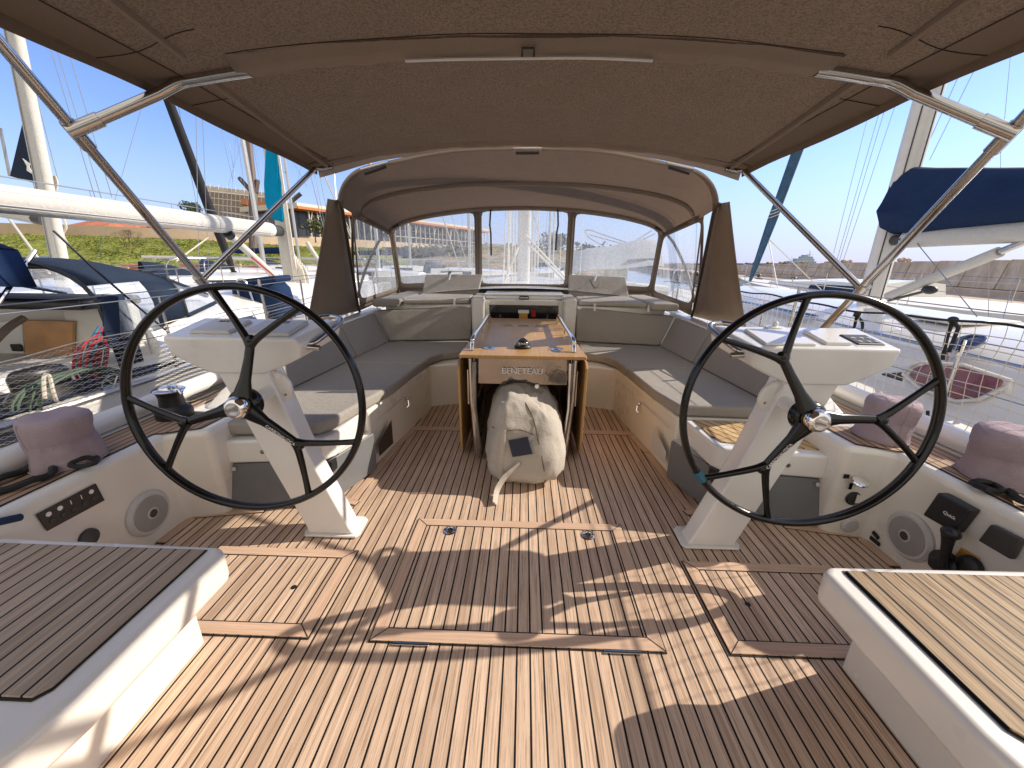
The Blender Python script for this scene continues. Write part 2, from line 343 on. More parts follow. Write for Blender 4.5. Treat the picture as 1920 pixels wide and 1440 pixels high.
# coamings
def coaming(s):
    m=MB(); m.prism(mx(s,[(1.85,-1.3,-.3),(1.85,1.80,-.3),(1.655,1.85,-.3),(1.655,2.32,-.3),(2.3,2.32,-.3),(2.3,-1.3,-.3)]),(0,0,.815))
    m.build('coaming',GEL,Y,bev=.035,seg=4)
    # raised coaming behind the side seat
    m=MB(); m.loft([mx(s,[(1.66,y,0),(1.67,y,.45),(1.73,y,z),(1.87,y,z),(1.99,y,min(z,.54)),(1.99,y,0)]) for y,z in((2.322,.50),(2.5,.56),(2.85,.77),(3.2,.805),(4.0,.81),(4.75,.83))])
    m.build('raised_coaming',GEL,Y,bev=.02,seg=3)
    # ramp with a small step, beside the winch
    m=MB(); m.prism(mx(s,[(1.735,2.15,.517),(1.735,2.75,.775),(1.735,3.1,.81),(1.735,3.1,.40),(1.735,2.15,.40)]),(s*.20,0,0)); m.build('coaming_ramp',GEL,Y,bev=.03,seg=3)
    m=MB(); m.prism(mx(s,[(2.02,-1.3,.5),(2.02,6,.5),(2.3,6,.5),(2.3,-1.3,.5)]),(0,0,.03))
    # bulwark rail
    m=MB(); pts=[(2.17,-1.2,.56),(2.18,1,.56),(2.19,2.5,.57),(2.16,4.5,.60),(2.02,7,.66),(1.5,9.6,.74)]
    m.tube(mx(s,spline(pts,5)),.055,10,sx=1,sy=1.0); m.build('bulwark_rail',GELW,Y)
    # topsides
    m=MB(); m.loft([[V((s*2.2,y,.56)),V((s*2.15,y,-.3)),V((s*1.9,y,-.9))] for y in(-1.2,1,3,5)]+[[V((s*1.55,9.6,.74)),V((s*1.4,9.4,-.2)),V((s*1.1,9,-.9))],[V((0,11.6,.85)),V((0,11.5,0)),V((0,11.3,-.9))]],cap=False,closed=False)
    m.build('topsides',GELW,Y,ang=60)
    # teak side deck
    m=MB(); m.loft([[V((s*(1.905),-1.2,.519)),V((s*2.11,-1.2,.519))],[V((s*1.905,1.79,.519)),V((s*2.11,1.79,.519))],[V((s*1.72,1.88,.519)),V((s*2.11,1.9,.519))],[V((s*1.715,2.1,.519)),V((s*2.11,2.1,.519))],[V((s*1.99,2.11,.52)),V((s*2.11,2.11,.52))],[V((s*1.99,4.8,.53)),V((s*2.1,4.8,.53))],[V((s*1.7,6,.56)),V((s*2.05,6,.56))]],cap=False,closed=False)
    m.build('side_deck',DECKT,Y,smooth=False)
    m=MB(); m.loft([[V((s*(1.897),-1.2,.517)),V((s*2.12,-1.2,.517))],[V((s*1.897,1.787,.517)),V((s*2.12,1.787,.517))],[V((s*1.713,1.872,.517)),V((s*2.12,1.9,.517))],[V((s*1.707,2.1,.517)),V((s*2.12,2.1,.517))]],cap=False,closed=False)
    m.build('deck_caulk',RUBBER,Y,smooth=False)
    # seat lockers
    m=MB(); m.prism(mx(s,[(1.03,2.42,-.02),(.95,3.06,-.02),(.897,3.62,-.02),(.60,3.73,-.02),(.60,4.6,-.02),(1.7,4.6,-.02),(1.72,2.42,-.02)]),(0,0,.44)); m.build('seat_locker',GEL,Y,bev=.02,seg=3)
    m=MB(); m.prism(mx(s,[(1.095,2.06,.27),(1.13,2.0,.27),(1.70,1.935,.27),(1.745,1.97,.27),(1.745,2.40,.27),(1.06,2.49,.27)]),(0,0,.142)); m.build('seat_end_box',GELW,Y,bev=.018,seg=3)
    m=MB(); m.box((min(s*1.095,s*1.71),1.99,.2),(max(s*1.095,s*1.71),2.1,.268)); m.build('seat_end_gap',RUBBER,Y)
    # screws on the box
    for x,z in((1.47,.34),(1.28,.33)):
        q=MB().lathe((s*x,1.97-.0*x+(1.47-x)*.12-.008,z),[(.013,0),(.013,-.003),(.008,-.005)],axis=(0,1,0),n=12); q.build('screw_cap',STEEL,Y)
both(coaming)
# locker lower part behind the panels
for s in(-1,1): MB().prism(mx(s,[(1.13,2.03,-.02),(1.02,2.37,-.02),(1.02,2.43,-.02),(1.70,2.43,-.02),(1.70,1.99,-.02)]),(0,0,.285)).build('locker_end',GEL,Y)
# grey vinyl pads on the locker ends: things
def pad(s,nm):
    t=empty('locker_panel',(s*1.3,1.93,0),nm,'padded panel','grey padded panels over the locker ends')
    m=MB(); m.prism(mx(s,[(1.13,1.945,.015),(1.66,1.875,.015),(1.665,1.955,.262),(1.14,2.005,.268)]),V((0,.018,0))); m.build('aft_panel',PANEL,t,bev=.008)
    m=MB(); m.prism(mx(s,[(1.118,1.95,.015),(.985,2.37,.015),(.98,2.36,.288),(1.115,2.0,.268)]),V((s*.018,0,0))); m.build('side_panel',PANEL,t,bev=.008)
    for p in((1.635,1.868,.045),(1.638,1.937,.24),(1.16,1.98,.24)):
        MB().lathe((s*p[0],p[1],p[2]),[(.012,.002),(.012,-.003),(.006,-.005)],axis=(0,1,-.2),n=12).build('snap_button',GREYP,t)
pad(-1,'grey vinyl panel over the locker end behind the left steering pedestal')
pad(1,'grey vinyl panel over the locker end behind the right steering pedestal')
# starboard seat end teak
t=MB(); t.prism([V(p) for p in((1.125,2.15,.413),(1.155,2.075,.413),(1.70,2.00,.413),(1.71,2.36,.413),(1.12,2.40,.413))],(0,0,.006)); o=t.build('teak_seat_top',SEATT,Y,bev=.002)
# locker details
def det(s):
    # door outline and catch on side locker
    def P(y,z,o=.004):
        x=1.005+(.95-1.005)*(y-2.35)/(3.06-2.35) if y<3.06 else .95+(.897-.95)*(y-3.06)/.56
        return V((s*(x-o),y,z))
    q=MB(); q.add([P(3.5,.14),P(2.62,.14),P(2.62,.40),P(3.5,.40)],[(0,1,2,3)])
    for a,b in(((2.75,.355),(3.5,.355)),((2.75,.1),(2.75,.355))):pass
    m=MB(); m.tube([P(2.45,.33),P(2.95,.33),P(3.02,.28),P(3.12,.28),P(3.18,.33),P(3.52,.33)],.003,5); m.build('locker_groove',GREYP,Y)
    m=MB(); m.lathe(P(3.0,.30,0),[(.018,0),(.018,.006),(.010,.012),(.006,.02)],axis=(-s,0,0),n=14); m.tube([P(3.0,.30,.018),P(2.98,.25,.03),P(2.97,.235,.012)],.006,6); m.build('locker_latch',CHROME,Y)
both(det)
m=MB(); m.add([V((.985,2.42,.08)),V((.955,2.63,.08)),V((.953,2.63,.27)),V((.985,2.42,.17))],[(0,1,2,3)]); m.build('locker_vent',GREYP,Y); 
m.mirror().build('locker_vent',plain('brown_vent',(.05,.035,.03),.6),Y)
# drawer recess port, light slot
m=MB(); m.tube([at(790,733,y=3.66),at(806,722,y=3.66)],.012,8); m.build('courtesy_light',WHITEP,Y)
# main bulkhead, pillars, cabin top
for s in(-1,1):
    m=MB(); m.box((min(s*.45,s*.60),4.50,.3),(max(s*.45,s*.60),5.05,.985)); m.build('companionway_pillar',GELW,Y,bev=.03,seg=3)
    m=MB(); m.box((min(s*.40,s*.452),4.58,.3),(max(s*.40,s*.452),5.05,.94)); m.build('companionway_jamb',GEL,Y,bev=.008)
    m=MB(); m.box((min(s*.455,s*.585),4.53,.985),(max(s*.455,s*.585),5.0,.997)); m.build('pillar_cap',GELW,Y,bev=.005)
    m=MB(); m.box((min(s*.602,s*1.62),4.57,.1),(max(s*.602,s*1.62),5.4,.90)); m.build('bulkhead',GEL,Y,bev=.03)
m=MB(); m.box((-.40,5.0,.2),(.40,5.03,.92)); m.build('cabin_interior',plain('dark_interior',(.012,.011,.012),.5),Y)  # dark panel, the unlit cabin is put into its colour
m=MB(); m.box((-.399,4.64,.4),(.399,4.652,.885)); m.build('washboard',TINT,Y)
m=MB(); m.box((-.46,4.66,.96),(.46,5.6,1.0)); m.build('sliding_hatch',GELW,Y,bev=.01)
m=MB(); m.box((-.452,4.60,.895),(.452,4.66,.955)); m.build('hatch_beam',GEL,Y,bev=.008)
m=MB(); m.box((-.47,4.655,1.002),(.47,5.3,1.018)); m.build('hatch_garage',GELW,Y,bev=.005)
m=MB(); m.tube([V((-.05,4.63,.962)),V((-.05,4.625,.995)),V((.05,4.625,.995)),V((.05,4.63,.962))],.006,6); m.tube([V((-.05,4.63,.965)),V((.05,4.63,.965))],.006,6); m.build('hatch_handle',BLACK,Y)
# small things seen through the washboard opening
m=MB(); m.box((-.07,4.635,.72),(.07,4.640,.845)); 
lb=empty('galley_items',(0,4.6,.6),'small yellow and red boxes visible in the dark companionway','boxes')
MB().box((-.065,4.634,.80),(.06,4.639,.84)).build('white_box',WHITEP,lb); MB().box((-.055,4.634,.735),(.045,4.639,.797)).build('amber_box',GOLD,lb); MB().box((.09,4.634,.76),(.14,4.639,.845)).build('red_box',ROPER,lb)
m=MB(); m.sheet(lambda u,v:V(((u-.5)*3.5*(1-.25*v),5.05+v*5.0,.90+.16*(1-(2*u-1)**2)*(1-.3*v)-.0)),16,8); m.build('cabin_top',GELW,Y)
m=MB(); m.sheet(lambda u,v:V(((u-.5)*4.3*(1-.62*v**2),5.0+v*6.4,.50+.3*v*v)),10,10); m.build('foredeck',GELW,Y)
# own mast and rigging
mt=empty('mast',(0,7.2,1.0),'silver mast with white halyards seen through the centre window','mast')
m=MB(); m.tube([V((-.02,7.3,.95)),V((-.02,7.3,14))],.085,16,sx=.85,sy=1.3,hint=V((1,0,0))); m.build('mast_tube',MASTW,mt)
m=MB()
for i,(a,b) in enumerate(((-.3,-.2),(-.22,-.17),(-.17,-.13),(-.28,-.12),(.12,.1),(.17,.12),(.22,.15),(-.36,-.1))): m.tube([V((a,7.1-.05*i,1.0)),V((b,7.22,8.5))],.011,5)
for x in(.42,.48,-.62,.6,-.9,.95): m.tube([V((x,7.0,1.0)),V((x*.95,7.2,12))],.004,4)
m.build('halyard',NETW,mt)
m=MB(); m.tube([V((-.05,7.05,1.75)),V((.55,5.6,1.13))],.018,6); m.tube([V((0,7.05,1.80)),V((.62,5.7,1.12))],.015,6); m.tube([V((-.35,6.9,1.0)),V((-.12,7.1,1.6))],.02,6); m.build('vang_rope',NETW,mt)
# ---------------- hatches in the sole ----------------
def hatch(x0,x1,y0,y1,label,group,margins,inner_mat,catches=(),ring=None):
    t=empty('deck_hatch',((x0+x1)/2,(y0+y1)/2,0),label,'deck hatch',group)
    g=.0055
    MB().box((x0-g,y0-g,.0015),(x1+g,y1+g,.0035)).build('hatch_seam',RUBBER,t,smooth=False)
    MB().box((x0,y0,.004),(x1,y1,.0065)).build('planked_lid',inner_mat,t,smooth=False)
    b=.052;z0=.0068;z1=.0085;e=.0025
    xi0=x0+(b if 'l' in margins else 0); xi1=x1-(b if 'r' in margins else 0)
    if 'f' in margins: MB().prism([V((x0,y1,z0)),V((x1,y1,z0)),V((xi1,y1-b,z0)),V((xi0,y1-b,z0))],(0,0,z1-z0)).build('border_board',SOLEX,t,smooth=False)
    if 'a' in margins: MB().prism([V((x0,y0,z0)),V((xi0,y0+b,z0)),V((xi1,y0+b,z0)),V((x1,y0,z0))],(0,0,z1-z0)).build('border_board',SOLEX,t,smooth=False)
    # caulk line
    q2=MB(); w_=.005
    if 'f' in margins: q2.box((xi0-.0,y1-b-w_,z0),(xi1,y1-b,z1-.0008))
    if 'a' in margins: q2.box((xi0,y0+b,z0),(xi1,y0+b+w_,z1-.0008))
    for c,k in(('l',x0),('r',x1)):
        if c in margins:
            s=1 if c=='l' else -1; yb=y1-(b if 'f' in margins else 0); ya=y0+(b if 'a' in margins else 0)
            MB().prism([V((k,y0,z0)),V((k+s*(b-.001),ya,z0)),V((k+s*(b-.001),yb,z0)),V((k,y1,z0))],(0,0,z1-z0)).build('border_board',SOLEY,t,smooth=False)
            q2.box((min(k+s*b,k+s*(b+w_)),ya,z0),(max(k+s*b,k+s*(b+w_)),yb,z1-.0008))
            for yy,dy in((y0,1),(y1,-1)):
                if ('a' if dy==1 else 'f') in margins: q2.tube([V((k,yy,z1)),V((k+s*b,yy+dy*b,z1))],.0022,4)
    q2.build('border_caulk',RUBBER,t,smooth=False)
    for cx,cy in catches:
        r=MB().lathe((cx,cy,.007),[(.033,0),(.036,.003),(.030,.006),(.022,.003),(.021,.0005)],n=24).build('lift_ring',CHROME,t)
        MB().lathe((cx,cy,.008),[(.013,0),(.013,.002)],n=14).build('ring_hole',RUBBER,r)
        MB().tube([V((cx+.02*math.cos(a),cy+.02*math.sin(a),.014)) for a in [2*PI*i/16 for i in range(16)]],.0035,5,closed=True).build('pull_ring',CHROME,r)
    return t
hatch(-.560,.560,1.113,1.850,'large square teak hatch with two chrome lift rings in the middle of the cockpit sole',None,'falr',SOLE,[(-.369,1.757),(.367,1.752)])
for s,lb_ in((-1,'small teak hatch with a finger hole left of the large hatch'),(1,'small teak hatch with a finger hole right of the large hatch')):
    x0,x1=(-1.5,-.803) if s<0 else (.803,1.5)
    t=hatch(x0,x1,1.115,1.586,lb_,'side hatches in the cockpit sole','fa'+('r' if s<0 else 'l'),SOLE)
    c=at(551,1101,z=.007) if s<0 else at(1402,1133,z=.007)
    MB().lathe(c,[(.012,0),(.012,.0015)],n=14).build('finger_hole',RUBBER,t)
# hinges of the big hatch
for x in(-.40,.40):
    MB().box((x-.07,1.098,.004),(x+.07,1.111,.009)).build('hinge',STEEL,bpy.data.objects['deck_hatch'],bev=.002)
# ---------------- helm benches ----------------
def bench(s,lab,tm):
    t=empty('helm_bench',(s*1.45,.8,0),lab,'bench','helm benches either side of the walkway')
    zb=.45
    # body
    m=MB(); m.prism(mx(s,[(1.188,1.092,-.02),(1.188,.35,-.02),(1.22,.22,-.02),(1.35,.13,-.02),(1.9,.13,-.02),(1.9,1.092,-.02)]),(0,0,.37)); m.build('bench_base',GEL,t,bev=.012,seg=3)
    # overhanging top, rounded
    P=[(.985,1.05),(1.02,1.085),(1.9,1.10),(1.9,.36),(1.16,.36),(1.06,.40),(1.0,.50),(.985,.60)]
    m=MB(); m.loft([mx(s,[(x+(.10 if x<1.2 else 0),y-(.02 if y>1 else -.02),.305) for x,y in P]),mx(s,[(x,y,.335) for x,y in P]),mx(s,[(x,y,.452) for x,y in P])]); m.build('bench_rim',GEL,t,bev=.026,seg=5,ang=50)
    Q=[(1.052,1.050),(1.9,1.052),(1.9,.585),(1.075,.585),(1.055,.61)]
    m=MB(); m.prism(mx(s,[(x-.005,y+(.006 if y>1 else -.006),.4535) for x,y in Q]),(0,0,.0015)); m.build('top_caulk',RUBBER,t,smooth=False)
    m=MB(); m.prism(mx(s,[(x,y,.455) for x,y in Q]),(0,0,.006)); m.build('teak_top',tm,t,bev=.002)
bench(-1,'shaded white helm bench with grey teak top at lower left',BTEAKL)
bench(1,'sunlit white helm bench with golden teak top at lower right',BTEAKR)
# ---------------- coaming fittings ----------------
def speaker(s,lab):
    t=empty('speaker',(s*1.845,1.604,.178),lab,'speaker','round grey cockpit speakers')
    c=V((s*1.85,1.604,.178)); a=(-s,0,0)
    MB().lathe(c,[(.112,0),(.112,.012),(.100,.024),(.088,.022)],axis=a,n=40).build('bezel',GREYP,t)
    MB().lathe(c,[(.090,.018),(.087,.025),(.04,.029),(.02,.03)],axis=a,n=36).build('grille',SPKG,t)
    MB().lathe(c,[(.030,.027),(.027,.033),(.023,.033)],axis=a,n=20).build('tweeter_ring',GREYP,t); MB().lathe(c,[(.0225,.03),(.02,.0345),(.01,.036)],axis=a,n=18).build('tweeter',DKGREY,t)
speaker(-1,'round grey speaker on the left coaming beside the switch panel'); speaker(1,'round grey speaker on the right coaming beside the black box')
# switch panel port
t=empty('switch_panel',(-1.845,1.33,.42),'dark brown switch panel with five push buttons on the left coaming','switch panel')
A_=lambda px,py,o=0:at(px,py,x=-1.85+o)
q=[A_(65,965,.003),A_(178,906,.003),A_(195,938,.003),A_(87,996,.003)]
MB().prism(q,V((.006,0,0))).build('panel_plate',plain('brown_panel',(.035,.028,.026),.4),t,bev=.003)
for i in range(5):
    u=.14+.18*i
    pc=q[3].lerp(q[2],u).lerp(q[0].lerp(q[1],u),.36); 
    MB().lathe(V((-1.841,pc.y,pc.z)),[(.012,0),(.012,.003),(.009,.0045),(.008,.003)],axis=(1,0,0),n=14).build('push_button',DKGREY,t)
    pc=q[3].lerp(q[2],u).lerp(q[0].lerp(q[1],u),.74)
    if i in(0,1,4): MB().lathe(V((-1.841,pc.y,pc.z)),[(.0095,0),(.0095,.0012)],axis=(1,0,0),n=16).build('white_symbol',WHITEP,t)
    else: MB().box((-1.841,pc.y-.0012,pc.z-.009),(-1.8395,pc.y+.0012,pc.z+.009)).build('white_symbol',WHITEP,t)
# dark dome below panel
MB().lathe(at(165,1008,x=-1.85),[(.04,0),(.038,.012),(.02,.02)],axis=(1,0,0),n=20).build('shower_cap',DKGREY,tag(empty('deck_shower',at(165,1008,x=-1.85)),'dark round fitting low on the left coaming','shower fitting'))
# engine controls stbd
t=empty('control_box',at(1795,960,x=1.845),'black box with a white round logo on the right coaming','control box')
Q=[at(1748,966,x=1.845),at(1808,1000,x=1.845),at(1841,957,x=1.845),at(1778,923,x=1.845)]
m=MB(); m.loft([[p+V((.002,0,0)) for p in Q],[p+V((-.045,0,0)) for p in Q]]); m.build('box_cover',MBLACK,t,bev=.008,seg=3)
cq=(Q[0]+Q[1]+Q[2]+Q[3])/4
du=(Q[1]-Q[0]).normalized()
text('lettering','Quick',WHITEP,t,cq+V((-.0475,-.02,0)),(0,-1,0),(0,0,1),.020)
t=empty('cover_plate',at(1885,1015,x=1.845),'flat black plate at the right edge of the right coaming','cover plate')
Q=[at(1843,1014,x=1.845),at(1905,1050,x=1.845),at(1926,1013,x=1.845),at(1867,983,x=1.845)]
MB().loft([[p+V((.002,0,0)) for p in Q],[p+V((-.022,0,0)) for p in Q]]).build('plate',DKGREY,t,bev=.006)
t=empty('engine_throttle',at(1780,1050,x=1.83),'black engine throttle lever standing on the right coaming','throttle')
c=V((1.83,1.44,.17))
MB().lathe(at(1775,1058,x=1.845),[(.06,0),(.058,.02),(.03,.035),(.02,.06)],axis=(-1,0,0),n=20).build('throttle_base',MBLACK,t)
m=MB(); m.tube(spline([at(1768,1062,x=1.80),at(1772,1040,x=1.79),at(1778,1010,x=1.785),at(1780,995,x=1.78)],4),[.02,.019,.018,.017,.017,.017,.018,.02,.022,.024,.026,.027,.027],10); m.ball(at(1783,999,x=1.78),.03,.034,.026); m.build('lever',MBLACK,t)
t=empty('warning_label',at(1812,1048,x=1.849),'amber instruction plate behind the throttle lever','label')
Q=[at(1785,1050,x=1.847),at(1820,1070,x=1.847),at(1838,1047,x=1.847),at(1803,1027,x=1.847)]
MB().prism(Q,V((-.003,0,0))).build('plate',GOLD,t)
for i in range(7):
    a=Q[0].lerp(Q[3],.12+.12*i); b=Q[1].lerp(Q[2],.12+.12*i); MB().tube([a.lerp(b,.06)+V((-.0035,0,0)),a.lerp(b,.9 if i%3 else .6)+V((-.0035,0,0))],.0013,4).build('text_line',RUBBER,t)
MB().lathe(at(1822,1062,x=1.845),[(.045,0),(.043,.02),(.03,.03)],axis=(-1,0,0),n=20).build('key_cap',MBLACK,tag(empty('ignition_cover',at(1822,1062,x=1.845)),'round black cap beside the amber plate','cap'))
# fillers on the transverse wall
t=empty('deck_filler',(1.73,1.83,.28),'chrome filler cap hinged open above a black socket on the right coaming','filler cap')
MB().lathe(at(1600,934,y=1.83),[(.040,0),(.040,-.006),(.033,-.010),(.028,-.006)],axis=(0,1,0),n=24).build('socket',MBLACK,t)
MB().lathe(at(1612,905,y=1.80),[(.036,.0),(.038,.006),(.034,.012),(.02,.014)],axis=(0,-.35,1),n=24).build('cap',CHROME,t)
MB().box(tuple(at(1588,916,y=1.83)-V((0,.008,0))),tuple(at(1600,906,y=1.822)+V((0,.0,0)))).build('cap_hinge',CHROME,t)
t=empty('water_inlet',(1.75,1.83,.06),'grey round water inlet low on the right coaming','inlet')
MB().lathe(at(1592,983,y=1.83),[(.045,0),(.045,-.012),(.036,-.02),(.01,-.02)],axis=(0,1,0),n=24).build('inlet_cap',GREYP,t)
p=at(1594,893,y=1.842); MB().box((p.x-.035,p.y-.004,p.z-.012),(p.x+.035,p.y-.001,p.z+.012)).build('label_plate',MBLACK,tag(empty('filler_label',p),'small black and gold label above the filler cap','label'))
for i,(a,b) in enumerate((((1637,997),(1648,1010)),((1632,1007),(1650,1022)))):
    a=at(*a,x=1.846);b=at(*b,x=1.846); MB().tube([a+V((-.002,0,0)),b+V((-.002,0,0))],.012,4,sx=.2).build('label_plate',MBLACK,tag(empty('wall_label',a),('upper' if i==0 else 'lower')+' of two small black labels left of the right speaker','label'))
# blue rope end at far left
m=MB(); m.tube(spline([at(-30,985,x=-1.83),at(10,976,x=-1.82),at(38,970,x=-1.82)],5),.014,8); tag(m.build('rope_end',plain('navy_rope',(.01,.03,.08),.8,bump=.7,bs=300)),'short navy rope end at the left edge beside the switch panel','rope')
# ================= pedestals and wheels =================
def pedestal(s,lab):
    side='left' if s<0 else 'right'
    t=empty('steering_pedestal',(s*.99,1.745,0),lab,'steering pedestal','white steering pedestals')
    PMAP[t.name]=lambda p:CAM+(p-CAM)*(1+.09*min(1,max(0,(p.z-.05)/.80)))
    # base plate
    m=MB(); pl=[(.85,1.675),(1.12,1.675),(1.135,1.70),(1.135,1.83),(1.11,1.845),(.865,1.845),(.84,1.82),(.835,1.70)]
    m.prism(mx(s,[(x,y,.005) for x,y in pl]),(0,0,.012)); m.build('base_plate',GELW,t,bev=.004)
    # leaning column, tapered section
    def ring(cx,cy,z,hw,hd,ch): 
        return mx(s,[(cx-hw,cy-hd,z),(cx+hw,cy-hd,z),(cx+hw,cy+hd*.6,z),(cx+hw-ch,cy+hd,z),(cx-hw+ch,cy+hd,z),(cx-hw,cy+hd*.6,z)])
    m=MB(); m.loft([ring(.985,1.755,.015,.122,.065,.03),ring(1.0,1.755,.05,.115,.062,.03),ring(1.13,1.72,.5,.108,.065,.03),ring(1.235,1.69,.93,.112,.075,.03)]); m.build('column',GELW,t,bev=.012,seg=3)
    # wheel bearing boss
    c=V((s*1.145,1.655,.83)); 
    MB().lathe(V((s*1.125,1.668,.835)),[(.085,0),(.085,-.012),(.075,-.02),(.05,-.022),(.032,-.03),(.03,-.23)],axis=(-s*.06,1,.09),n=32).build('bearing_boss',GELW,t)
    for a in(20,100,-30,200): MB().lathe(V((s*1.125,1.652,.835))+V((.062*math.cos(R(a)),-.004,.062*math.sin(R(a)))),[(.008,0),(.006,-.004)],axis=(0,1,0),n=8).build('bolt',STEEL,t)
    # pod
    A=[(.955,1.07),(1.535,1.07),(1.515,.995),(1.43,.945),(1.35,.91),(1.12,.91),(1.03,.945),(.95,.985),(.935,1.04)]
    m=MB(); m.loft([mx(s,[(x+ (.005),1.60,z) for x,z in A]),mx(s,[(x*.98+.02+(.06 if i in(0,8,7) else 0)*-.9+(.03 if x>1.4 else 0),1.87,z+.045) for i,(x,z) in enumerate(A)])]); m.build('pod',GELW,t,bev=.014,seg=3)
    zt=lambda y:1.07+(y-1.60)*.045/.27
    def lid(x0,x1,y0,y1,h,mat,name):
        m=MB(); m.loft([mx(s,[(x0,y0,zt(y0)+.0005),(x1,y0,zt(y0)+.0005),(x1,y1,zt(y1)+.0005),(x0,y1,zt(y1)+.0005)]),mx(s,[(x0+.004,y0+.004,zt(y0)+h),(x1-.004,y0+.004,zt(y0)+h),(x1-.004,y1-.004,zt(y1)+h),(x0+.004,y1-.004,zt(y1)+h)])]); return m.build(name,mat,t,bev=.004)
    if s<0:
        lid(1.0,1.21,1.625,1.80,.016,GREYP,'instrument_cover'); lid(1.27,1.45,1.64,1.80,.016,GREYP,'instrument_cover')
        for x,sz in((1.11,.042),(1.375,.026)): text('lettering','B&G',MBLACK,t,(s*x,1.765,zt(1.765)+.0172),(1,0,0),(0,1,.167),sz)
    else:
        lid(1.0,1.21,1.62,1.80,.012,GELW,'instrument_cover'); lid(1.255,1.365,1.635,1.79,.014,GELW,'instrument_cover')
        k=lid(1.385,1.50,1.635,1.75,.010,DKGREY,'autopilot_keypad')
        for x,y in((1.41,1.66),(1.445,1.66),(1.475,1.66),(1.41,1.70),(1.445,1.70),(1.475,1.70)): MB().lathe((x,y,zt(y)+.0105),[(.008,0),(.007,.002)],n=10).build('key',WHITEP,k)
        lid(1.375,1.505,1.628,1.757,.003,WHITEP,'keypad_frame')
        MB().lathe((1.16,1.835,zt(1.835)),[(.04,0),(.038,.01),(.012,.014),(.01,.03),(.004,.035)],n=20).build('nozzle',GELW,t)
    # handrail
    m=MB(); P=[(.985,1.66,1.035),(.925,1.665,1.04),(.905,1.70,1.055),(.885,1.80,1.085),(.885,1.88,1.105),(.915,1.92,1.115),(.97,1.93,1.118),(1.02,1.88,1.115)]
    m.tube(mx(s,spline(P,5)),.0125,10); m.tube(mx(s,[(.965,1.645,1.03),(.89,1.66,1.02)]),.013,10); m.build('handrail',STEEL,t)
    return t
pedestal(-1,'white steering pedestal behind the left black wheel with two grey instrument covers')
pedestal(1,'white steering pedestal behind the right black wheel with a small keypad')
def wheel(s,a0,lab,tape=False):
    toe=-R(4.3); rk=R(5.0)
    r=V((math.cos(toe),s*math.sin(toe),0)); n=V((0,0,1)).cross(r); u=V((0,0,1))*math.cos(rk)+n*math.sin(rk); ax=r.cross(u) # points aft (towards camera)
    C=V((s*1.075,1.404,.852)); RR=.4455
    t=empty('helm',tuple(C),lab,'steering wheel','black carbon steering wheels')
    PMAP[t.name]=lambda p:CAM+(p-CAM)*1.13
    P=lambda rad,ang,o=0:C+r*(rad*math.cos(R(ang)))+u*(rad*math.sin(R(ang)))+ax*o
    m=MB(); m.tube([P(RR,i*3) for i in range(120)],.0138,16,closed=True,sx=1.0,sy=1.45,hint=ax); m.build('rim',BLACK,t)
    # where the tube's own frame lies: sx along hint-derived axis
    for k in range(3):
        a=a0+120*k; node=P(.255,a,.008)
        m=MB(); m.tube([P(.035,a,.03),P(.10,a,.022),P(.18,a,.012),P(.255,a,.008)],[.036,.0215,.0175,.0165],14,sx=1.0,sy=.7,hint=ax)
        for d in(21,-21):
            e=P(RR,a+d*1.0,0)
            m.tube(spline([P(.235,a,.01),P(.275,a+d*.28,.008),P(.36,a+d*.72,.004),e],4),[.018,.0175,.016,.0145,.014,.0135,.013,.0125,.012,.012,.0125,.013,.016],10,sy=.9,hint=ax)
        m.ball(node,.021,.018,.021,12,8)
        sp=m.build('spoke',BLACK,t)
        if (s<0 and k==2) or (s>0 and k==1):
            d=(P(.26,a,.024)-P(.10,a,.041)).normalized(); 
            if s>0: d=-d
            nn=ax.cross(d)
            text('lettering','CARBONAUTICA',WHITEP,sp,P(.18,a,.0345),d,nn,.0165,.0006)
    m=MB(); m.lathe(C-ax*.03,[(.045,0),(.062,.02),(.060,.05),(.05,.062),(.046,.064)],axis=ax,n=32); m.build('hub',BLACK,t)
    m=MB(); m.lathe(C+ax*.03,[(.046,0),(.046,.008),(.041,.009),(.041,.014),(.046,.015),(.046,.022),(.04,.023)],axis=ax,n=32); m.build('hub_ring',BLACK,t)
    m=MB(); m.lathe(C+ax*.052,[(.042,0),(.044,.006),(.038,.026),(.030,.034),(.026,.035),(.02,.0345),(.004,.034)],axis=ax,n=36); m.build('hub_cap',CHROME,t)
    if tape: MB().tube([P(RR,a,0) for a in(214,216,218,220)],.0170,12,sx=1.0,sy=1.4,hint=ax).build('blue_tape',TAPE,t)
wheel(-1,77.5,'large black carbon steering wheel on the left side of the cockpit')
wheel(1,120,'large black carbon steering wheel on the right with a band of blue tape',True)
